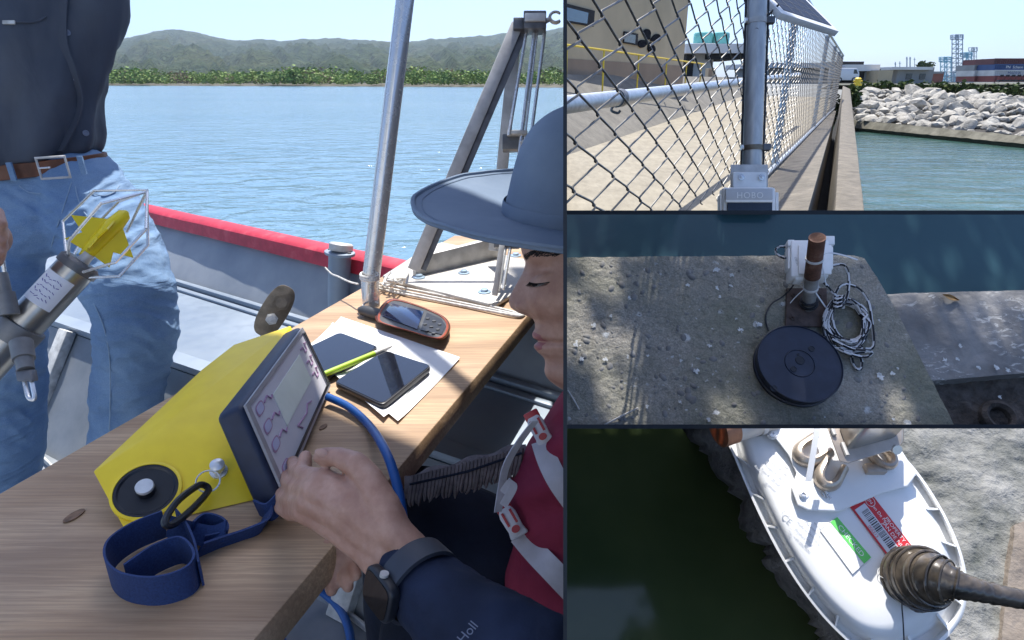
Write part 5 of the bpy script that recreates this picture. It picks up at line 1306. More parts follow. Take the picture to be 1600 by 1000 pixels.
# van
van = thing('van', P(1325, 128, 34), 'white van parked at the end of the fence', 'van')
m_vw = Mat('van_white', (0.75, 0.76, 0.77), .3).vary(2, .04)
a = P(1304, 128, 34); b = P(1341, 128, 34); hgt = 20 / F * 34; vlen = (b - a).x
prof_ = [(0, .12), (1, .12), (1.0, .55), (.97, .72), (.86, 1.0), (0, 1.0)]
MB().prism([Vector((a.x + vlen * x, a.y, a.z + hgt * y)) for x, y in prof_], Vector((0, .9, 0))).build('body', m_vw.m, van, mods=BEV(.03))
for x in (.2, .80):
    c = Vector((a.x + vlen * x, a.y - .01, a.z + .11)); w_ = MB().cyl(c, c + Vector((0, .12, 0)), .12, 20).build('wheel', m_blk.m, van); MB().cyl(c - Vector((0, .01, 0)), c, .06, 14).build('rim', m_steel.m, w_)
MB().prism([Vector((a.x + vlen * x, a.y - .006, a.z + hgt * y)) for x, y in ((.74, .6), (.93, .6), (.84, .9), (.74, .9))], Vector((0, .004, 0))).build('side_window', m_dkwin.m, van)
yb = thing('yellow_marker', P(1339, 133, 30), 'yellow marker block standing on the bank by the van', 'marker')
q = P(1339, 134, 29.5); MB().lathe(q, U, [(.20, 0), (.20, .08), (.14, .12), (.12, .26), (.15, .30), (.08, .36)], 14).build('body', m_yrail.m, yb); MB().cyl(q + U * .2 - CX * .2, q + U * .2 + CX * .2, .04, 10).build('outlet', m_yrail.m, yb)
hs = thing('harbour_office', P(1350, 127, 60), 'low harbour office with a white roof beyond the van', 'building')
pbox('wall', hs, 1336, 1372, 110, 130, 60, 6, m_dk.m); pbox('roof', hs, 1320, 1374, 102, 111, 59, 8, m_wh.m); pbox('door', hs, 1349, 1361, 114, 127, 59.9, .2, m_gy.m); pbox('end_wall', hs, 1370, 1392, 112, 130, 58, 6, m_stucco.m); pbox('rear_block', hs, 1311, 1349, 97, 104, 70, 6, m_dk.m)
hs2 = thing('grey_office', P(1425, 128, 62), 'flat roofed grey office with two windows behind the grass', 'building')
pbox('wall', hs2, 1399, 1455, 108, 131, 62, 8, m_gy.m); pbox('roof', hs2, 1396, 1458, 105, 109, 61, 10, m_wh.m)
for x in (1414, 1435): w_ = pbox('window', hs2, x, x + 11, 115, 125, 61.9, .2, m_wal.m); pbox('pane', w_, x + 1, x + 10, 116, 124, 61.8, .15, m_dkwin.m)
sh_ = thing('rusty_shed', P(1465, 128, 80), 'small rusty red shed beside the grey office', 'shed'); m_rust = Mat('rust_red', (0.28, 0.10, 0.07), .8).vary(.8, .2); pbox('wall', sh_, 1455, 1472, 114, 130, 80, 5, m_rust.m); pbox('roof', sh_, 1453, 1474, 112, 115, 79.5, 6, m_gy.m)
# containers
ccol = {'red': (0.20, 0.035, 0.03), 'blue': (0.03, 0.08, 0.22), 'white': (0.60, 0.60, 0.58), 'grey': (0.27, 0.28, 0.28), 'maroon': (0.13, 0.03, 0.03)}
cmat = {}
for k, c in ccol.items():
    m_ = Mat('container_' + k, c, .6); m_.color(m_.ramp(m_.noise(.5, 5), [(.3, [x * .8 for x in c]), (.7, [min(1, x * 1.15) for x in c])])); cmat[k] = m_.m
DC = 110
def container(x0, x1, yt, yb, col, label, side=False, D=DC, txt=None, tcol=None):
    a, b = P(x0, yb, D), P(x1, yb, D); h = (yb - yt) / F * D / math.cos(PITCH) * .96
    t_ = thing('shipping_container', Vector(((a.x + b.x) / 2, a.y, a.z)), label, 'container', 'stacked shipping containers')
    L_ = (b - a).length; n = max(4, int(L_ / .35)); mb = MB(); ring = []
    for i in range(n):
        x = a.x + L_ * i / n; dx = L_ / n
        for fx_, o in ((0, 0), (.35, 0), (.5, .12), (.85, .12)): ring.append(Vector((x + dx * fx_, a.y + o, a.z + .05)))
    ring += [Vector((b.x, a.y, a.z + .05)), Vector((b.x, a.y + 5, a.z + .05)), Vector((a.x, a.y + 5, a.z + .05))]
    mb.prism(ring, U * (h - .1)).build('corrugated_wall', cmat[col], t_, sm=False)
    fr_ = MB()
    for zz_ in (a.z + .09, a.z + h - .09): fr_.box(Vector(((a.x + b.x) / 2, a.y - .02, zz_)), CX * (L_ / 2), Vector((0, .05, 0)), U * .08)
    for xx in (a.x + .08, b.x - .08): fr_.box(Vector((xx, a.y - .03, a.z + h / 2)), CX * .08, Vector((0, .05, 0)), U * (h / 2))
    fr_.build('frame', cmat[col], t_, sm=False)
    if txt: text('lettering', txt, tcol, t_, Vector(((a.x + b.x) / 2 + L_ * .1, a.y - .12, a.z + h * .5)), CX, U, h * .62)
for x0, x1, yt, yb, col, lab, tx, tc in (
    (1552, 1604, 92, 101, 'maroon', 'dark red shipping container on top of the stack', None, None),
    (1552, 1604, 101, 110, 'blue', 'blue shipping container with white lettering, second from the top', 'PN  Schenn', m_wal.m),
    (1552, 1604, 110, 119, 'white', 'white shipping container with dark lettering', 'MAERSK', cmat['blue']),
    (1552, 1604, 119, 128.4, 'red', 'red shipping container at the foot of the stack, under the white one', None, None)):
    container(x0, x1, yt, yb, col, lab, txt=tx, tcol=tc)
for i, (x0, x1, cols) in enumerate(((1521, 1531, ('red', 'white', 'grey')), (1532, 1541, ('grey', 'red', 'white', 'maroon')), (1542, 1551, ('maroon', 'grey', 'grey', 'white')))):
    for k, c in enumerate(cols):
        container(x0, x1, 128.4 - 8.8 * (k + 1), 128.4 - 8.8 * k, c, '%s container end in the %s short column, %s from the ground' % (c, ('leftmost', 'middle', 'rightmost')[i], ('first', 'second', 'third', 'fourth')[k]), D=DC + 4)
for k in range(6):
    x = 1562 + k * 9; t_ = thing('red_cart', P(x, 127, 60), 'small red handling cart before the containers, %s from the left' % ('first', 'second', 'third', 'fourth', 'fifth', 'sixth')[k], 'cart', 'red carts by the containers')
    q = P(x, 127.5, 60); MB().box(q + U * .28, CX * .2, Vector((0, .15, 0)), U * .14).build('body', cmat['red'], t_); MB().box(q + U * .5 + CX * .08, CX * .09, Vector((0, .12, 0)), U * .10).build('seat', m_dk.m, t_)
    for s in (-.13, .13): MB().cyl(q + CX * s + U * .09 - Vector((0, .17, 0)), q + CX * s + U * .09 + Vector((0, .17, 0)), .09, 10).build('wheel', m_blk.m, t_)
# cranes and masts
m_crb = Mat('crane_blue', (0.25, 0.50, 0.58), .5).vary(.3, .1); m_crg = Mat('crane_grey', (0.30, 0.36, 0.40), .5).vary(.3, .1)
def truss(mb, x0, x1, yt, yb, D, r, n):
    a0, a1, b0, b1 = P(x0, yb, D), P(x1, yb, D), P(x0, yt, D), P(x1, yt, D); d = Vector((0, abs(a1.x - a0.x), 0))
    for o in (Vector(), d):
        mb.tube([a0 + o, b0 + o], r, 4); mb.tube([a1 + o, b1 + o], r, 4)
        for k in range(n + 1):
            t = k / n; mb.tube([lerp(a0, b0, t) + o, lerp(a1, b1, t) + o], r * .7, 4)
            if k < n: mb.tube([lerp(a0, b0, t) + o, lerp(a1, b1, t + 1 / n) + o], r * .6, 4)
def crane(label, mat, parts, D):
    t_ = thing('harbour_crane', P(parts[0][1], 128, D), label, 'crane', 'harbour cranes'); 
    for nm, x0, x1, yt, yb, r, n in parts:
        mb = MB(); truss(mb, x0, x1, yt, yb, D, r, n); mb.build(nm, mat, t_)
crane('tall grey lattice crane tower, the highest on the skyline', m_crg.m, [('tower', 1494, 1504, 54, 128, .14, 10), ('base', 1490, 1508, 112, 128.5, .18, 2), ('cab', 1493, 1505, 54, 61, .12, 2)], 170)
crane('light blue crane left of the tall grey tower', m_crb.m, [('leg', 1476, 1486, 89, 128, .16, 5), ('base', 1473, 1492, 118, 128.5, .2, 2), ('head', 1475, 1487, 89, 96, .14, 2)], 180)
crane('light blue crane right of the tall grey tower', m_crb.m, [('leg', 1510, 1518, 82, 128, .16, 6), ('base', 1503, 1521, 116, 128.5, .2, 2), ('head', 1508, 1519, 82, 88, .14, 2)], 175)
crane('thin far crane mast beside the containers', m_crg.m, [('mast', 1521, 1526, 74, 128, .09, 8), ('head', 1519, 1527, 74, 80, .12, 1)], 200)
for x, yt, r in ((1417, 89, .12), (1422, 89, .12), (1399, 97, .1), (1406, 96, .08), (1429, 90, .06)):
    t_ = thing('mast', P(x, 128, 150), 'thin mast above the grey office roof, at the %s' % {1417: 'centre left', 1422: 'centre right', 1399: 'far left', 1406: 'left', 1429: 'right'}[x], 'mast', 'masts above the offices')
    a = P(x, 128, 150); MB().tube([a, P(x, yt, 150)], r, 6).build('shaft', m_crg.m, t_); MB().bar(P(x - 1.5, yt + 3, 150), P(x + 1.5, yt + 3, 150), .12, .12).build('crossarm', m_crg.m, t_)
tr_ = thing('round_tree', P(1444, 108, 120), 'small dark tree rising behind the grey office roof', 'tree')
MB().tube([P(1444, 130, 120), P(1444, 104, 120)], [.3, .15], 8).build('trunk', m_brown.m, tr_)
mb = MB()
for i in range(26): leafball(mb, P(1444 + rnd.uniform(-13, 11), 103 + rnd.uniform(-4, 4), 120 + rnd.uniform(-1, 1)), .7, .5, 26, .25, [0, 1, 0], rnd)
mb.build('crown', gl, tr_, sm=False)
# ================================================================== PLACE 3: sloping quay block
CUR = 3
m_con = Mat('mossy_concrete', (0.14, 0.14, 0.13), 0.92)
q1 = m_con.noise(5, 7, .68); q2 = m_con.noise(60, 6, .7); q3 = m_con.voro(75); q4 = m_con.noise(2.3, 4)
base = m_con.mix(.55, m_con.ramp(q1, [(.3, (.26, .235, .19)), (.7, (.50, .445, .365))]), m_con.ramp(q2, [(.3, (.16, .16, .15)), (.68, (.52, .50, .47))]))
q5 = m_con.noise(190, 5, .75); base = m_con.mix(.45, base, m_con.ramp(q5, [(.32, (.07, .07, .065)), (.5, (.31, .28, .235)), (.68, (.68, .62, .54))]))
moss = m_con.ramp(q4, [(.42, 0), (.65, .6)]); base = m_con.mix(moss, base, (.13, .145, .085))
sp1 = m_con.noise(14, 3, .6, 0); dst = m_con.n.new('ShaderNodeVectorMath'); dst.operation = 'MULTIPLY_ADD'
nzv = m_con.noise(45, 3, out=1); m_con.L(nzv, dst.inputs[0]); dst.inputs[1].default_value = (.035, .035, .035); m_con.L(m_con.coord(), dst.inputs[2])
vs1 = m_con.voro(13, vec=dst.outputs[0]); vs2 = m_con.voro(38, vec=dst.outputs[0])
spl = m_con.mix(1.0, m_con.ramp(vs1, [(.10, 1.0), (.15, 0.0)]), m_con.ramp(sp1, [(.48, 0), (.58, 1)]), 'MULTIPLY')
spl2 = m_con.mix(1.0, m_con.ramp(vs2, [(.12, .8), (.17, 0.0)]), m_con.ramp(m_con.noise(6, 3), [(.52, 0), (.62, 1)]), 'MULTIPLY')
spl = m_con.mix(1.0, spl, spl2, 'LIGHTEN')
m_con.color(m_con.mix(spl, base, (.62, .63, .62))).bump(q2, .8, .008).bump(q5, .7, .004).bump(q3, .25, .004)
m_con2 = Mat('worn_grey_concrete', (0.17, 0.165, 0.16), 0.9)
r1 = m_con2.noise(7, 6, .65); r2 = m_con2.noise(30, 6, .75, 1.2, vec=m_con2.coord(scale=(.6, 1.6, 1.6), rot=(0, R(35), R(20))))
scr = m_con2.mix(1.0, m_con2.ramp(r2, [(.54, 0), (.60, 1)]), m_con2.ramp(m_con2.noise(4.5, 3), [(.46, 0), (.56, .75)]), 'MULTIPLY')
m_con2.color(m_con2.mix(scr, m_con2.ramp(r1, [(.3, (.15, .145, .14)), (.7, (.29, .28, .27))]), (.60, .59, .56))).bump(m_con2.noise(60, 5), .5, .006)
m_soil = Mat('dark_soil', (0.06, 0.05, 0.04), 0.95); m_soil.color(m_soil.ramp(m_soil.noise(22, 6, .7), [(.3, (.03, .025, .02)), (.7, (.12, .10, .085))])).bump(m_soil.noise(50, 5), .8, .012)
m_w3 = Mat('deep_water', (0.035, 0.085, 0.105), 0.2, 0, .3); m_w3.bump(m_w3.noise(6, 3), .12, .02)
def cutgrid(frame, poly, h, nu, nv, amp, mat, name, thick, kind='structure', sc=18, seed=0.0):
    pts = [frame.at(x, y, h) for x, y in poly]; uv = [frame.uv(p) for p in pts]
    u0, u1 = min(a[0] for a in uv), max(a[0] for a in uv); v0, v1 = min(a[1] for a in uv), max(a[1] for a in uv)
    mb = MB(); mb.grid(nu, nv, lambda s, t: frame.w(lerp(u0, u1, s), lerp(v0, v1, t), h + amp * (fbm(lerp(u0, u1, s) * sc + seed, lerp(v0, v1, t) * sc, seed, 4) + .5 * fbm(lerp(u0, u1, s) * sc * 4, lerp(v0, v1, t) * sc * 4, seed + 3, 3))))
    me = bpy.data.meshes.new(name); me.from_pydata([tuple(v) for v in mb.V], [], mb.Fc)
    bm = bmesh.new(); bm.from_mesh(me); c = sum(pts, Vector()) / len(pts); edges = []
    for i in range(len(pts)):
        a, b = pts[i], pts[(i + 1) % len(pts)]; pn = (b - a).cross(frame.n).normalized(); pn = pn if (a - c).dot(pn) > 0 else -pn
        bmesh.ops.bisect_plane(bm, geom=bm.verts[:] + bm.edges[:] + bm.faces[:], plane_co=a, plane_no=pn, clear_outer=True)
    be = [e for e in bm.edges if e.is_boundary]
    ex = bmesh.ops.extrude_edge_only(bm, edges=be)
    for v in [g for g in ex['geom'] if isinstance(g, bmesh.types.BMVert)]: v.co -= frame.n * thick
    bmesh.ops.recalc_face_normals(bm, faces=bm.faces[:])
    bm.to_mesh(me); bm.free()
    return finish(name, me, mat, None, True, 40, (), kind)
MB().add([F3.at(800, 300, -.3), F3.at(2100, 300, -.3), F3.at(2100, 700, -.3), F3.at(800, 700, -.3)], [(0, 1, 2, 3)]).build('quay_water', m_w3.m, sm=False, kind='structure')
cutgrid(F3, [(860, 402), (1000, 401), (1230, 398), (1335, 399), (1352, 404), (1380, 450), (1394, 472), (1495, 672), (860, 690)], 0, 230, 110, .006, m_con.m, 'quay_block', .35)
cutgrid(F3, [(1340, 460), (1420, 458), (1520, 453), (2000, 446), (2000, 572), (1470, 594), (1400, 600), (1340, 560)], -.05, 200, 60, .006, m_con2.m, 'quay_ledge', .3, seed=5.0)
cutgrid(F3, [(1380, 575), (2000, 560), (2000, 690), (1380, 690)], -.085, 170, 60, .014, m_soil.m, 'quay_soil', .05, seed=9.0, sc=30)
# embedded stones on the block
m_peb = Mat('pebble', (0.19, 0.185, 0.175), .85).vary(40, .35, 4, .2)
rnd = random.Random(31); mb = MB()
for i in range(420):
    x, y = rnd.uniform(890, 1440), rnd.uniform(408, 660)
    if x > 1345 + (y - 400) * .5: continue
    s = .0015 + .008 * rnd.random() ** 3; p = F3.at(x, y, .0); a = rnd.uniform(0, 3.1)
    X = F3.u * math.cos(a) + F3.v * math.sin(a); Y = F3.n.cross(X)
    mb.sphere(p, X * s * 1.4, Y * s, F3.n * s * .35, seg=7, rings=4)
mb.build('pebbles', m_peb.m, kind='stuff'); bpy.data.objects['pebbles']['label'] = 'small stones set in the quay block surface'; bpy.data.objects['pebbles']['category'] = 'pebbles'
# reel
m_reel = Mat('reel_plastic', (0.020, 0.027, 0.050), .42).vary(25, .25, 5, .05)
m_reel.color(m_reel.mix(m_reel.ramp(m_reel.noise(70, 4, .7, 1, vec=m_reel.coord(scale=(1, 3, 1))), [(.66, 0), (.74, .35)]), m_reel.cout, (.10, .115, .15)))
rl = thing('cable_reel', F3.at(1250, 590, 0), 'round dark navy plastic cable reel lying on the quay block', 'reel')
HR = .036; rc_ = F3.at(1250, 567, HR); rr = (F3.at(1316, 567, HR) - rc_).length
rb_ = rc_ - F3.n * HR
MB().lathe(rb_, F3.n, [(rr * .2, .001), (rr * .99, .001), (rr, .003), (rr, .010), (rr * .97, .012), (rr * .965, HR - .016), (rr, HR - .013), (rr, HR + .001), (rr * .985, HR + .002), (rr * .97, HR - .0015), (rr * .36, HR - .002), (rr * .345, HR), (rr * .33, HR - .002), (rr * .001, HR - .002)], 72, caps=False).build('drum', m_reel.m, rl, ang=30)
for x, y, s in ((1250, 563, .0105), (1268, 545, .0070), (1240, 577, .0070), (1209, 607, .0078), (1247, 554, .0028)):
    q = F3.at(x, y, HR - .0018); MB().lathe(q, F3.n, [(s * 1.12, 0), (s * 1.1, .0012), (s, .0014), (s * .97, .0006), (s * .001, .0006)], 20, caps=False).build('hole', m_blk.m, rl)
# rusty base plate, pipe
m_rst = Mat('rust', (0.20, 0.085, 0.05), .85); z1 = m_rst.noise(35, 6, .7); m_rst.color(m_rst.ramp(z1, [(.3, (.07, .035, .026)), (.55, (.16, .075, .05)), (.75, (.27, .17, .13))])).bump(z1, .5, .003)
m_rplate = Mat('rusty_plate', (0.10, 0.07, 0.06), .85).vary(40, .4, 6, .3)
m_zinc = Mat('grey_pipe', (0.36, 0.36, 0.355), .6, .3).vary(40, .25, 5, .1)
m_zip = Mat('zip_tie', (0.72, 0.72, 0.72), .4)
pp = thing('mounting_pipe', F3.at(1262, 484, 0), 'upright pipe with a rusty upper sleeve bolted to a base plate behind the reel', 'pipe')
MB().prism([F3.at(x, y, .002) for x, y in ((1228, 452), (1290, 452), (1292, 512), (1226, 512))], F3.n * .008).build('base_plate', m_rplate.m, pp, mods=BEV(.002))
for x, y in ((1240, 462), (1238, 497), (1280, 462)):
    MB().lathe(F3.at(x, y, .010), F3.n, [(.008, 0), (.008, .004), (.0045, .005), (.0045, .010), (.001, .010)], 6).build('bolt', m_rplate.m, pp)
pB = F3.at(1263, 480, .008); pT = P(1277, 371, Dof(pB) - .16)
pM = lerp(pB, pT, .50)
MB().tube([pB, pM], .0165, 28).build('lower_pipe', m_zinc.m, pp)
pdv = (pT - pB).normalized()
MB().tube([pM - pdv * .008, pT, pT, pT - pdv * .05], [.0195, .0195, .0165, .0165], 32, caps=False).build('rusty_sleeve', m_rst.m, pp)
MB().tube([pT - pdv * .05, pT - pdv * .055], [.0166, .001], 24).build('sleeve_bore', m_blk.m, pp)
MB().tube(ell(pB + pdv * .025, perp(pdv)[0] * .019, perp(pdv)[1] * .019, 24), .004, 8, closed=True).build('rubber_ring', m_blk.m, pp)
MB().tube(ell(pB + pdv * .012, perp(pdv)[0] * .020, perp(pdv)[1] * .020, 24), .004, 8, closed=True).build('rubber_ring', m_blk.m, pp)
zt_ = []
def ziptie(t, r, tail, label):
    c = lerp(pB, pT, t); X, Y = perp(pdv); g = thing('zip_tie', c, label, 'zip tie')
    MB().loft([[c + pdv * z + (X * math.cos(2 * math.pi * i / 32) + Y * math.sin(2 * math.pi * i / 32)) * q for i in range(32)] for z, q in ((-.003, r), (-.003, r + .0018), (.003, r + .0018), (.003, r), (-.003, r))], caps=False).build('band', m_zip.m, g)
    for tl in tail:
        MB().ribbon(smooth([F3.at(*q) for q in tl], 5), F3.v * .0018 + F3.u * .0012, .0007).build('tail', m_zip.m, g)
ziptie(.72, .0197, [[(1283, 400, .15), (1296, 395, .14), (1318, 399, .13), (1340, 406, .12)], [(1282, 404, .15), (1287, 425, .12), (1291, 446, .09)]], 'white zip tie round the rusty sleeve with a long tail')
ziptie(.30, .0168, [[(1255, 453, .075), (1243, 464, .06), (1235, 473, .05)], [(1275, 458, .075), (1283, 470, .05), (1290, 480, .03)]], 'white zip tie round the grey lower pipe')
# logger box strapped behind the pipe
lb = thing('logger_box', F3.at(1268, 440, .03), 'white plastic logger box strapped behind the rusty pipe', 'logger box')
def lbox(x0, y0, x1, y1, h0, h1, nm, bev=.003, mat=None, par=None):
    q = [F3.at(x0, y0, h1), F3.at(x1, y0, h1), F3.at(x1, y1, h1), F3.at(x0, y1, h1)]
    return MB().prism([p - F3.n * (h1 - h0) for p in q], F3.n * (h1 - h0)).build(nm, mat or m_wal.m, par or lb, mods=BEV(bev))
lbox(1236, 374, 1296, 432, .06, .100, 'housing', .006); lbox(1231, 384, 1303, 420, .065, .092, 'housing', .005); lbox(1248, 382, 1300, 428, .10, .106, 'back_rib', .003)
lbox(1290, 368, 1305, 382, .07, .096, 'lug', .003); lbox(1231, 374, 1242, 384, .07, .096, 'lug', .003); lbox(1243, 430, 1256, 437, .07, .096, 'lug', .003)
text('lettering', 'HOBO', m_gy.m, lb, F3.at(1245, 408, .1003), F3.v, -F3.u, .009)
# rope
m_rw = Mat('rope_white', (0.62, 0.62, 0.63), .85).vary(200, .12); m_rb = Mat('rope_black', (0.015, 0.017, 0.022), .85)
def striped(pts, r, name, parent, n=5, closed=False):
    c = smooth(pts, n, closed); mb = MB(); mb.tube(c, r, 8, closed=closed)
    for i in range(len(mb.M)):
        if len(mb.Fc[i]) == 4:
            j = i % 8; k = i // 8; mb.M[i] = 1 if (j + k // 3) % 4 in (0, 1) else 0
    return mb.build(name, [m_rw.m, m_rb.m], parent)
rp = thing('rope_coil', F3.at(1322, 500, 0), 'coil of black and white braided rope lying right of the pipe', 'rope')
rnd = random.Random(9)
def cpt(a, rx, ry, cx, cy, h, tw=0.0):
    x = cx + rx * math.cos(a) + ry * math.sin(a) * .18; y = cy + ry * math.sin(a); return F3.at(x, y, h)
pts = []
for k in range(11):
    rx = rnd.uniform(24, 37); ry = rnd.uniform(29, 42); cx = 1323 + rnd.uniform(-2, 2); cy = 503 + rnd.uniform(-3, 3); h0 = .006 + k * .0022
    for i in range(16):
        a = 2 * math.pi * i / 16; pts.append(cpt(a, rx + 1.5 * math.sin(a * 2 + k), ry, cx, cy, h0 + .002 * math.sin(a * 3 + k)))
striped(pts, .0038, 'coil', rp, 3)
striped([F3.at(x, y, h) for x, y, h in ((1300, 415, .05), (1318, 414, .05), (1326, 430, .04), (1325, 455, .03), (1318, 475, .03), (1306, 478, .035), (1304, 462, .04), (1316, 445, .04), (1340, 450, .02), (1356, 470, .014), (1362, 500, .012), (1365, 540, .012), (1352, 545, .01))], .0038, 'coil', rp)
striped([F3.at(x, y, h) for x, y, h in ((1300, 530, .03), (1330, 545, .03), (1355, 548, .02), (1362, 552, .016), (1350, 558, .02), (1325, 552, .03), (1310, 545, .032))], .0038, 'coil', rp)
striped([F3.at(x, y, h) for x, y, h in ((1330, 550, .02), (1332, 565, .01), (1340, 577, .008), (1346, 574, .008), (1345, 560, .012), (1335, 548, .02))], .0038, 'coil', rp)
wr_ = [F3.at(1311 + 7 * math.cos(a * .9), 462 + 4 * math.sin(a * .9) + a * .9, .044 + .005 * math.sin(a * .9)) for a in range(22)]
striped(wr_, .0038, 'whipping', rp, 3)
for k in range(5):
    o = rnd.uniform(-5, 5); striped([F3.at(1304 + o, 470, .04), F3.at(1292 + o, 490 + k * 2, .03), F3.at(1290 + o, 515, .02), F3.at(1300 + o, 540, .02), F3.at(1325, 548 + o, .025), F3.at(1350 + o, 545 + o, .018)], .0038, 'coil', rp)
striped([F3.at(x, y, h) for x, y, h in ((1232, 405, .08), (1222, 402, .075), (1213, 396, .07), (1213, 388, .07), (1222, 385, .075), (1234, 388, .08))], .0034, 'end_loop', rp)
striped([F3.at(x, y, h) for x, y, h in ((1282, 436, .05), (1292, 446, .05), (1300, 456, .045), (1306, 462, .042))], .0038, 'coil', rp)
tag(MB().tube(smooth([F3.at(x, y, h) for x, y, h in ((1243, 434, .06), (1238, 448, .04), (1222, 464, .012), (1206, 474, .006), (1197, 490, .006), (1197, 505, .006), (1201, 517, .004))], 8), .0022, 8).build('cable', m_blk.m), 'thin black cable curving from the logger box to the reel', 'cable')
# bits of litter
m_twig = Mat('pale_twig', (0.50, 0.48, 0.45), .8).vary(60, .2); m_leaf = Mat('dead_leaf', (0.36, 0.21, 0.08), .7).vary(60, .3)
for a, b, lab in (((944, 664), (997, 637), 'pale straight stick at the bottom edge of the quay block'), ((887, 610), (905, 640), 'short pale stick at the left edge of the quay block')):
    tag(MB().tube([F3.at(*a, .004), lerp(F3.at(*a, .004), F3.at(*b, .005), .5) + F3.n * .002, F3.at(*b, .005)], [.0022, .0026, .0018], 7).build('stick', m_twig.m), lab, 'stick')
lf = MB(); lf.grid(9, 5, lambda u, v: F3.at(lerp(1473, 1499, u), lerp(460, 469, u) + lerp(-4, 4, v) * math.sin(math.pi * min(max(u, .06), .94)), -.044 + .006 * abs(v - .5) * 2 + .004 * math.sin(u * 6)))
tag(lf.build('dead_leaf', m_leaf.m, mods=[('SOLIDIFY', dict(thickness=.0006))]), 'curled brown leaf lying on the lower ledge', 'leaf')
q = F3.at(1562, 652, -.075); MB().lathe(q, F3.n, [(.050, -.02), (.046, .004), (.036, .010), (.027, .004), (.024, -.02), (.001, -.022)], 36, caps=False).build('hole_ring', m_soil.m, kind=None)
tag(bpy.data.objects['hole_ring'], 'round rimmed hole in the dark soil at the lower right', 'hole')
m_drop = Mat('dropping', (0.66, 0.67, 0.66), .8).vary(50, .1)
rnd = random.Random(17); mb = MB()
for i, (x, y, s) in enumerate([(1120, 422, 9), (1144, 430, 7), (1074, 445, 6), (1120, 450, 6), (1142, 446, 6), (1125, 464, 5), (983, 465, 7), (954, 494, 6), (1156, 515, 8), (1186, 508, 9), (901, 538, 10), (909, 560, 7), (928, 508, 7), (946, 562, 6), (1088, 580, 8), (1109, 541, 6), (1063, 628, 5), (1011, 634, 6), (1108, 655, 6), (1376, 588, 10), (1395, 584, 7), (1403, 576, 4), (1064, 563, 5), (1150, 498, 4), (1396, 655, 4), (1012, 556, 4), (1500, 540, 6), (1495, 560, 6), (1476, 562, 6), (1558, 575, 8), (1575, 578, 7), (1530, 575, 6), (1562, 620, 6), (1556, 632, 7), (1538, 640, 6)]):
    lower = x > 1400 and (x - 1345) > (y - 400) * .55; hh = (-.043 if y < 590 else -.074) if lower else .004
    c = F3.at(x, y, hh); k = s / F * 1.65 * .42
    for b in range(5):
        a0 = rnd.uniform(0, 6.3); rr_ = k * rnd.uniform(.2, 1.5) if b else 0; o = c + F3.u * rr_ * math.cos(a0) + F3.v * rr_ * math.sin(a0); kk = k * (1 if b == 0 else rnd.uniform(.25, .6))
        pts = [o + (F3.u * math.cos(t) + F3.v * math.sin(t)) * kk * (1 + .7 * rnd.uniform(-1, 1)) for t in [2 * math.pi * j / 11 for j in range(11)]]
        mb.prism(pts, F3.n * .0006)
mb.build('droppings', m_drop.m, kind='stuff', sm=False); tag(bpy.data.objects['droppings'], 'white bird droppings splashed over the quay concrete', 'droppings')
# ================================================================== PLACE 4: white sensor over the quay edge
CUR = 4
m_w4 = Mat('green_water', (0.010, 0.020, 0.006), 0.12, 0, .7)
g4 = m_w4.noise(1.6, 4); m_w4.color(m_w4.ramp(g4, [(.35, (.055, .085, .032)), (.7, (.11, .14, .055))])).bump(m_w4.noise(2.2, 3), .16, .06)
m_c4 = Mat('quay_edge_concrete', (0.18, 0.18, 0.17), .92); e1 = m_c4.noise(7, 5, .6); e2_ = m_c4.noise(22, 5, .65)
m_c4.color(m_c4.mix(.5, m_c4.ramp(e1, [(.35, (.07, .08, .07)), (.62, (.30, .295, .28))]), m_c4.ramp(e2_, [(.3, (.09, .095, .085)), (.7, (.44, .43, .41))]))).bump(e2_, .7, .02)
m_c4e = Mat('quay_edge_dark', (0.09, 0.085, 0.085), .92); e3 = m_c4e.noise(12, 6, .7); m_c4e.color(m_c4e.ramp(e3, [(.3, (.10, .098, .10)), (.7, (.46, .44, .43))])).bump(e3, .9, .03)
MB().add([F4.at(820, 640, -.80), F4.at(1500, 640, -.80), F4.at(1500, 1060, -.80), F4.at(820, 1060, -.80)], [(0, 1, 2, 3)]).build('dock_water', m_w4.m, sm=False, kind='structure')
cutgrid(F4, [(1112, 640), (2000, 640), (2000, 1060), (1362, 1060)], -.17, 180, 90, .018, m_c4.m, 'quay_top', .03, sc=9, seed=2.0)
# ragged dark edge strip
pts = []
rows = []
for k in range(6):
    r_ = []
    for i in range(60):
        t = i / 59; x0, y0 = lerp(1048, 1310, t), lerp(640, 1060, t); wdt = 80 + 22 * fbm(t * 9, 4.4) * 2 + 12 * fbm(t * 40, 2) * 2
        r_.append(F4.at(x0 + (84 - wdt) * (1 - k / 5) + wdt * k / 5 * 1.0, y0 - 14 * k / 5, lerp(-.34, -.172, (k / 5) ** .6) + .022 * fbm(i * .4, k * .7)))
    rows.append(r_)
MB().loft([[p + (p - CO) * (-.62 / (p - CO).dot(F4.n)) + F4.u * .03 for p in rows[0]]] + rows, caps=False, closed=False).build('quay_edge', m_c4e.m, kind='structure', ang=60)
m_brk = Mat('brown_soil', (0.24, 0.20, 0.165), .95).vary(12, .3, 5, .4, 30, .02)
cutgrid(F4, [(1585, 820), (1700, 780), (1700, 1060), (1558, 1060)], -.155, 30, 40, .012, m_brk.m, 'quay_soil_strip', .1, sc=12)
m_shell = Mat('white_shell', (0.80, 0.80, 0.79), .38).vary(30, .02, 4, .03)
se = thing('level_sensor', F4.at(1330, 850, -.02), 'white oval water level sensor housing mounted over the quay edge', 'sensor')
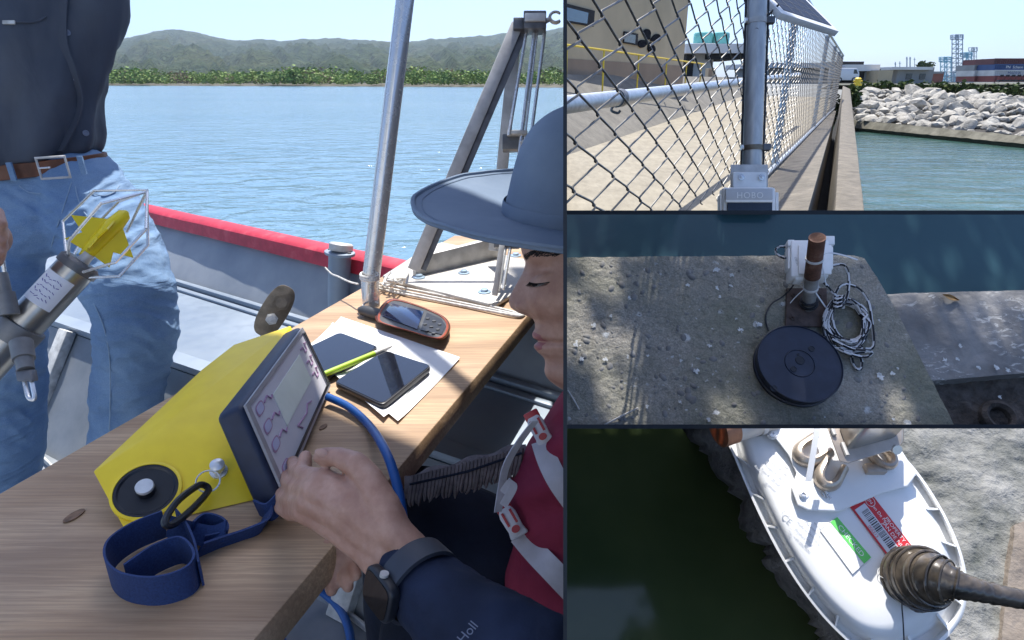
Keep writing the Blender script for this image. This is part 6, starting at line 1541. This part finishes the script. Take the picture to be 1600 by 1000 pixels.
outl = [(1128, 640), (1136, 685), (1150, 718), (1172, 770), (1196, 822), (1226, 878), (1262, 932), (1305, 982), (1355, 1022), (1410, 1030), (1462, 1008), (1497, 970), (1509, 930), (1507, 890), (1494, 845), (1470, 795), (1440, 748), (1408, 708), (1375, 660), (1340, 610), (1290, 575), (1220, 560), (1160, 580)]
oc_ = Vector((1318, 815, 0))
def oring(k, h, pts=outl): return smooth([F4.at(oc_.x + (x - oc_.x) * k, oc_.y + (y - oc_.y) * k, h) for x, y in pts], 5, True)
MB().loft([oring(1.0, -.050), oring(1.012, -.045), oring(1.012, .004), oring(.985, .006), oring(.975, .0), oring(.955, -.016), oring(.90, -.014), oring(.875, .004), oring(.835, .022), oring(.74, .032), oring(.5, .036), oring(.2, .037)]).build('shell', m_shell.m, se, ang=60)
# ribs in the rim groove
sm_o = smooth([Vector((x, y, 0)) for x, y in outl], 5, True)
def rim_rib(ix):
    p = sm_o[ix]; t = (sm_o[(ix + 1) % len(sm_o)] - sm_o[ix - 1]).normalized()
    def q(k, off, h): return F4.at(oc_.x + (p.x - oc_.x) * k + t.x * off, oc_.y + (p.y - oc_.y) * k + t.y * off, h)
    MB().hexa([q(.975, -1.5, -.016), q(.975, 1.5, -.016), q(.87, 2.0, -.01), q(.87, -2.0, -.01), q(.985, -1.5, .003), q(.985, 1.5, .003), q(.86, 6, .016), q(.86, 2, .016)]).build('rim_rib', m_shell.m, se)
for ix in (9, 15, 20, 25, 30, 35, 41, 47, 53, 58, 63, 69, 75, 81, 87): rim_rib(ix)
def sraise(x, y, r, h0, h1, nm, mat, par=se): 
    o = F4.at(x, y, h0); return MB().lathe(o, F4.n, [(r, 0), (r, h1 - h0 - .002), (r - .002, h1 - h0), (.0005, h1 - h0)], 24, caps=False).build(nm, mat, par)
# raised mounting plateau
pl_ = [(1180, 640), (1200, 672), (1215, 690), (1232, 712), (1244, 740), (1240, 752), (1236, 762), (1246, 790), (1262, 798), (1310, 800), (1380, 770), (1420, 760), (1432, 740), (1400, 690), (1350, 640)]
def ph(pts, h): return [F4.at(x, y, h) for x, y in pts]
MB().loft([ph(pl_, .018), ph(pl_, .048), [lerp(p, sum(ph(pl_, .05), Vector()) / len(pl_), .03) + F4.n * .002 for p in ph(pl_, .048)]]).build('plateau', m_shell.m, se, mods=BEV(.002), ang=50)
for x, y in ((1254, 774), (1206, 680)):
    b_ = sraise(x, y, .010, .046, .052, 'screw_boss', m_shell.m); MB().lathe(F4.at(x, y, .052), F4.n, [(.0062, 0), (.0062, .003), (.004, .0042), (.0038, .0025), (.0005, .0025)], 6, caps=False).build('screw', m_chrome.m, se)
# brackets
m_brkt = Mat('cast_bracket', (0.50, 0.42, 0.34), .35, .6).vary(30, .15, 4, .05)
def ring_mount(x, y, a, w_, l_, nm):
    c = F4.at(x, y, .060); X = (F4.u * math.cos(a) + F4.v * math.sin(a)); Y = F4.n.cross(X)
    pts = []
    for k in range(20):
        t = R(-20 + 220 * k / 19); pts.append(c + X * (w_ * math.cos(t)) - Y * (l_ * math.sin(t)))
    pts = [c + X * w_ + Y * .03] + pts[1:-1] + [c - X * w_ + Y * .03]
    MB().tube(pts, .0075, 10, flat=1.5).build(nm, m_brkt.m, se)
ring_mount(1296, 742, R(-38), .017, .026, 'bracket_eye'); ring_mount(1378, 712, R(20), .017, .022, 'bracket_eye'); ring_mount(1268, 705, R(-60), .02, .03, 'bracket_eye')
MB().box(F4.at(1365, 735, .050), F4.u * .018, F4.v * .009, F4.n * .012).build('bracket_foot', m_brkt.m, se, mods=BEV(.002))
MB().tube([F4.at(1285, 745, .055), F4.at(1291, 772, .055)], .003, 8).build('spring_pin', m_chrome.m, se)
for k in range(3): MB().tube([F4.at(1284 + k * 5, 768 + k * 1.5, .054), F4.at(1288 + k * 5, 776 + k * 1.5, .054)], .0016, 6).build('terminal', m_chrome.m, se)
# steel box above
m_sbox = Mat('steel_box', (0.55, 0.52, 0.48), .3, .85).vary(14, .12)
sb_ = thing('steel_junction_box', F4.at(1350, 690, .08), 'stainless steel junction box standing above the white sensor', 'junction box')
bx_ = [(1282, 640), (1312, 722), (1326, 724), (1405, 700), (1412, 690), (1412, 640)]
MB().loft([ph(bx_, .085), ph(bx_, .115)]).build('flange', m_brkt.m, sb_, mods=BEV(.004))
bx2 = [(1300, 640), (1322, 700), (1334, 702), (1398, 684), (1402, 640)]
MB().loft([ph(bx2, .115), [p + F4.n * .09 for p in ph(bx2, .115)]]).build('box', m_sbox.m, sb_, mods=BEV(.003))
MB().cyl(F4.at(1392, 698, .10), F4.at(1392, 698, .10) + (F4.v * -.6 + F4.n * .6).normalized() * .02, .0085, 20).build('lock', m_chrome.m, sb_)
for x in (1296, 1316): MB().tube([F4.at(x, 660 + (x - 1296) * 1.6, .118), F4.at(x + 8, 680 + (x - 1296) * 1.6, .118)], .004, 8).build('rivet_bar', m_steel.m, sb_)
g = thing('zip_tie', F4.at(1264, 750, .06), 'broad white zip tie hanging down beside the steel junction box', 'zip tie')
MB().ribbon([F4.at(1281, 640, .13), F4.at(1276, 675, .125), F4.at(1270, 712, .115), F4.at(1263, 752, .10)], F4.u * .0052, .001).build('tail', m_zip.m, g)
# rusty pipe end upper left
cpn = Mat('copper_rust', (0.42, 0.19, 0.10), .55, .2).vary(30, .3, 5, .2)
rp4 = thing('rusty_pipe', F4.at(1135, 690, .05), 'open rusty pipe end with a steel sleeve at the sensor\'s upper left', 'pipe')
ea, eb = F4.at(1122, 672, .06), F4.at(1220, 640, .06); ed_ = (eb - ea).normalized()
MB().tube([ea + ed_ * .030, ea, ea, ea + ed_ * .06], [.034, .034, .029, .029], 32, caps=False).build('pipe_end', cpn.m, rp4)
MB().tube([ea + ed_ * .022, ea + ed_ * .16], .0335, 32).build('sleeve', m_steel.m, rp4)
MB().tube([ea + ed_ * .058, ea + ed_ * .06], [.029, .001], 24).build('bore', m_blk.m, rp4)
MB().loft([[ea + ed_ * z + (perp(ed_)[0] * math.cos(2 * math.pi * i / 32) + perp(ed_)[1] * math.sin(2 * math.pi * i / 32)) * .0352 for i in range(32)] for z in (.078, .088)], caps=False).build('strap', m_zip.m, rp4)
# stickers follow the shell top
HS = .0385
def sq_(pts, h, th, mat, nm, par): return MB().prism([F4.at(x, y, h) for x, y in pts], F4.n * th).build(nm, mat, par, sm=False)
m_red4 = Mat('red_sticker', (0.58, 0.02, 0.03), .4).vary(20, .08); m_grn = Mat('green_sticker', (0.13, 0.62, 0.12), .4).vary(20, .05); m_stw = Mat('sticker_white', (0.78, 0.78, 0.78), .4); m_silv = Mat('silver_label', (0.58, 0.58, 0.60), .35, .3); m_bk4 = Mat('print_black', (0.02, 0.02, 0.025), .5); m_gyp = Mat('print_grey', (0.45, 0.46, 0.47), .6)
rs = thing('red_sticker', F4.at(1376, 824, HS), 'red property sticker with a barcode on the white sensor', 'sticker')
sq_([(1328, 792), (1360, 770), (1426, 855), (1393, 878)], HS, .0008, m_red4.m, 'sheet', rs)
def rp_(s, t, h=0): # s along length, t across (0 left .. 1 right)
    a, b, c, d = F4.at(1328, 792, HS + h), F4.at(1360, 770, HS + h), F4.at(1426, 855, HS + h), F4.at(1393, 878, HS + h); return lerp(lerp(a, d, s), lerp(b, c, s), t)
MB().prism([rp_(.08, .08, .001), rp_(.08, .56, .001), rp_(.93, .56, .001), rp_(.93, .08, .001)], F4.n * .0004).build('barcode_panel', m_silv.m, rs)
rnd = random.Random(2); mb = MB(); s_ = .17
while s_ < .86:
    wdt = rnd.choice((.007, .007, .012, .02)); mb.prism([rp_(s_, .24, .0016), rp_(s_, .52, .0016), rp_(s_ + wdt, .52, .0016), rp_(s_ + wdt, .24, .0016)], F4.n * .0003); s_ += wdt + rnd.choice((.008, .012, .02))
mb.build('barcode', m_bk4.m, rs, kind='stuff', sm=False)
xd = rp_(1, .5) - rp_(0, .5); yd = rp_(.5, 1) - rp_(.5, 0)
text('lettering', 'PROPERTY OF', m_stw.m, rs, rp_(.73, .88, .0012), xd, yd, .0098); text('lettering', 'JAN DE NUL', m_stw.m, rs, rp_(.73, .68, .0012), xd, yd, .0098); text('lettering', 'Jan De Nul', m_stw.m, rs, rp_(.36, .77, .0012), xd, yd, .0085)
text('lettering', '005213', m_red4.m, rs, rp_(.5, .15, .0017), xd, yd, .0075)
MB().tube([rp_(.11, .78, .0014) + (xd.normalized() * math.cos(2 * math.pi * k / 24) + yd.normalized() * math.sin(2 * math.pi * k / 24)) * .0085 for k in range(24)], .0005, 5, closed=True).build('logo_ring', m_stw.m, rs)
text('logo', 'JN', m_stw.m, rs, rp_(.11, .78, .0012), xd, yd, .0085)
gs_ = thing('green_sticker', F4.at(1320, 852, HS), 'white check sticker with a green band reading CHECKED', 'sticker')
sq_([(1281, 828), (1300, 813), (1352, 879), (1332, 897)], HS, .0006, m_stw.m, 'sheet', gs_)
sq_([(1297, 816), (1308, 808), (1361, 871), (1350, 881)], HS + .0002, .0008, m_grn.m, 'green_band', gs_)
def gp_(s, t, h=0.0):
    a, b, c, d = F4.at(1281, 828, HS + h), F4.at(1308, 808, HS + h), F4.at(1361, 871, HS + h), F4.at(1332, 897, HS + h); return lerp(lerp(a, d, s), lerp(b, c, s), t)
xd = gp_(1, .5) - gp_(0, .5); yd = gp_(.5, 1) - gp_(.5, 0)
text('lettering', 'CHECKED', m_stw.m, gs_, gp_(.52, .80, .0014), xd, yd, .0128); text('lettering', 'BY', m_gyp.m, gs_, gp_(.10, .50, .0008), xd, yd, .006); text('lettering', 'DATE', m_gyp.m, gs_, gp_(.48, .48, .0008), xd, yd, .006)
MB().tube([gp_(0, 0, .001), gp_(1, 0, .001), gp_(1, .62, .001), gp_(0, .62, .001)], .0003, 4, closed=True).build('border', m_gyp.m, gs_)
# moulded small print
for i, (x, y, n_, a) in enumerate(((1198, 745, 5, 0), (1232, 815, 1, 0), (1250, 840, 5, 0))):
    if n_ == 1:
        text('moulded_print', 'CE', m_gyp.m, se, F4.at(1229, 806, .037), F4.u * .55 - F4.v * .84, F4.v * .55 + F4.u * .84, .016); continue
    for k in range(n_):
        l_ = (('Radar level sensor', 'Type 4 .. 20 mA', 'Supply 9 .. 30 V', 'Temp -40 .. 80 C', 'IP 68'), ('Tel. +49 000 000', 'Product label', 'Made in Germany', 'Pat. pending', 'www'))[i // 2][k]
        text('moulded_print', l_, m_gyp.m, se, F4.at(x + k * 7.5 - 2, y - k * 4.5, .0375), F4.u * .52 - F4.v * .85, F4.v * .52 + F4.u * .85, .0072)
# taped cable
m_tape = Mat('black_tape', (0.022, 0.021, 0.02), .2, 0, .7); tn = m_tape.noise(25, 4, .5, 1); m_tape.color(m_tape.ramp(tn, [(.3, (.03, .027, .024)), (.7, (.16, .13, .10))])).bump(tn, .25, .003)
tc_ = thing('taped_cable', F4.at(1430, 905, .03), 'cable wrapped in black tape leaving the sensor\'s lower end', 'cable')
cl_ = smooth([F4.at(1422, 905, .03), F4.at(1440, 903, .075), F4.at(1468, 905, .115), F4.at(1500, 915, .13), F4.at(1540, 925, .13), F4.at(1600, 937, .125), F4.at(1680, 950, .12)], 10)
N_ = len(cl_); rads = []
for i in range(N_):
    t = i / (N_ - 1); r_ = interps([(0, .047), (.12, .046), (.24, .040), (.36, .031), (.48, .022), (.6, .0175), (.8, .0145), (1, .0135)], t); rads.append(r_ * (1 + .055 * (i % 3 == 0) - .03 * (i % 4 == 1)) + .0015 * fbm(i * .8, 2))
MB().tube(cl_, rads, 28).build('tape_wrap', m_tape.m, tc_, ang=50)
MB().prism([F4.at(1402, 935, .04), F4.at(1432, 957, .042), F4.at(1441, 944, .045), F4.at(1425, 930, .05)], F4.n * .0015).build('tape_end', m_tape.m, tc_)
rnd = random.Random(6)
for k in range(7):
    i0 = 4 + k * 4; c = cl_[i0]; d = (cl_[i0 + 1] - cl_[i0 - 1]).normalized(); X, Y = perp(d); sh = rnd.uniform(-.25, .25)
    MB().tube([c + (X * math.cos(a) + Y * math.sin(a)) * rads[i0] * 1.06 + d * sh * .03 * math.cos(a + k) for a in [2 * math.pi * j / 28 for j in range(28)]], .0022, 6, closed=True).build('tape_ridge', m_tape.m, tc_)
MB().tube(smooth([F4.at(1408, 915, .06), F4.at(1409, 945, .05), F4.at(1411, 970, .04), F4.at(1413, 1010, .03)], 6), .0011, 6).build('loose_thread', m_blk.m, tc_)
MB().tube(smooth([F4.at(1405, 900, .05), F4.at(1388, 905, .045), F4.at(1372, 898, .042), F4.at(1374, 888, .042), F4.at(1388, 890, .045), F4.at(1404, 906, .05)], 6), .0006, 6).build('loose_thread', m_zip.m, tc_)
# ================================================================== tree whose shade falls on the quay block (stands right of the picture)
CUR = 0
tl = [Mat('tree_leaf_%d' % i, c, .6, 0, .3).vary(20, .2).m for i, c in enumerate([(.04, .075, .02), (.06, .10, .025), (.03, .055, .018)])]
tree = thing('overhanging_tree', Vector((4.6, 3.4, -1.0)), 'leafy tree whose boughs overhang and shade the quay block', 'tree')
SPOT = [(935, 425, 18), (955, 458, 12), (958, 440, 12), (896, 480, 14), (905, 525, 22), (935, 540, 24), (980, 540, 15), (962, 612, 19), (950, 590, 10), (988, 652, 16), (965, 640, 12), (1142, 652, 18), (1160, 655, 10), (1016, 448, 8), (1399, 612, 8), (1404, 632, 11), (1409, 655, 11), (1256, 660, 9), (890, 455, 10)]
spot3 = [(F3.at(x, y), r / F * 1.62 * 1.5) for x, y, r in SPOT]
rnd = random.Random(77); mb = MB()
for i in range(5200):
    x, y = rnd.uniform(800, 1700), rnd.uniform(300, 700); g_ = F3.at(x, y, -.3) if (y < 405 or (x > 1350 and y < 480 and rnd.random() < .6)) else F3.at(x, y); s = rnd.uniform(.018, .030)
    if any((g_ - c).length < r + s * .62 for c, r in spot3): continue
    p = g_ + SUNV * rnd.uniform(4.0, 4.8)
    nrm3 = (SUNV + Vector((rnd.gauss(0, .45), rnd.gauss(0, .45), rnd.gauss(0, .45)))).normalized(); X, Y = perp(nrm3); a = rnd.uniform(0, 6.3); X, Y = X * math.cos(a) + Y * math.sin(a), Y * math.cos(a) - X * math.sin(a)
    mb.add([p - X * s, p - Y * s * .5 - X * s * .1, p + X * s * .5 - Y * s * .3, p + X * s, p + X * s * .4 + Y * s * .35, p - X * s * .2 + Y * s * .5], [(0, 1, 2, 3, 4, 5)], rnd.randrange(3))
for i in range(2500):
    p = Vector((rnd.gauss(3.6, .8), rnd.gauss(3.2, .7), CAMZ + 3.5 + rnd.gauss(0, .35))); s = rnd.uniform(.03, .06); X, Y = perp(Vector((rnd.gauss(0, 1), rnd.gauss(0, 1), 1)).normalized())
    if p.z < CAMZ + 1.4 or p.x < 2.4: continue
    mb.add([p - X * s, p - Y * s * .5, p + X * s, p + Y * s * .5], [(0, 1, 2, 3)], rnd.randrange(3))
mb.build('crown', tl, tree, sm=False)
m_bark = Mat('bark', (.12, .09, .07), .9).vary(12, .3, 5, .5)
MB().tube(smooth([Vector((4.6, 3.4, -1.2)), Vector((4.5, 3.4, 1.0)), Vector((4.2, 3.3, 3.4)), Vector((3.6, 3.1, 4.7))], 6), [.16] * 6 + [.13] * 6 + [.10] * 6 + [.06], 12).build('trunk', m_bark.m, tree)
for k in range(4):
    e_ = F3.at(950 + k * 160, 480) + SUNV * 4.4; MB().tube(smooth([Vector((3.9, 3.2, 4.1)), lerp(Vector((3.9, 3.2, 4.1)), e_, .5) + U * .12, e_], 6), [.05 - .003 * i for i in range(13)], 8).build('bough', m_bark.m, tree)

# ================================================================== hazy air over the bay
m_hz = bpy.data.materials.new('haze_air'); m_hz.use_nodes = True; hn_ = m_hz.node_tree; hn_.nodes.clear()
pv = hn_.nodes.new('ShaderNodeVolumePrincipled'); pv.inputs['Color'].default_value = (.72, .86, 1.0, 1); pv.inputs['Density'].default_value = 1.4e-4; pv.inputs['Anisotropy'].default_value = 0.0
ho_ = hn_.nodes.new('ShaderNodeOutputMaterial'); hn_.links.new(pv.outputs[0], ho_.inputs['Volume'])
MB().abox(-4600, 4600, -60, 4600, -4.0, 330).build('haze', m_hz, sm=False, kind='stuff')
bpy.data.objects['haze']['label'] = 'thin pale blue haze hanging over the bay and far hills'; bpy.data.objects['haze']['category'] = 'haze'
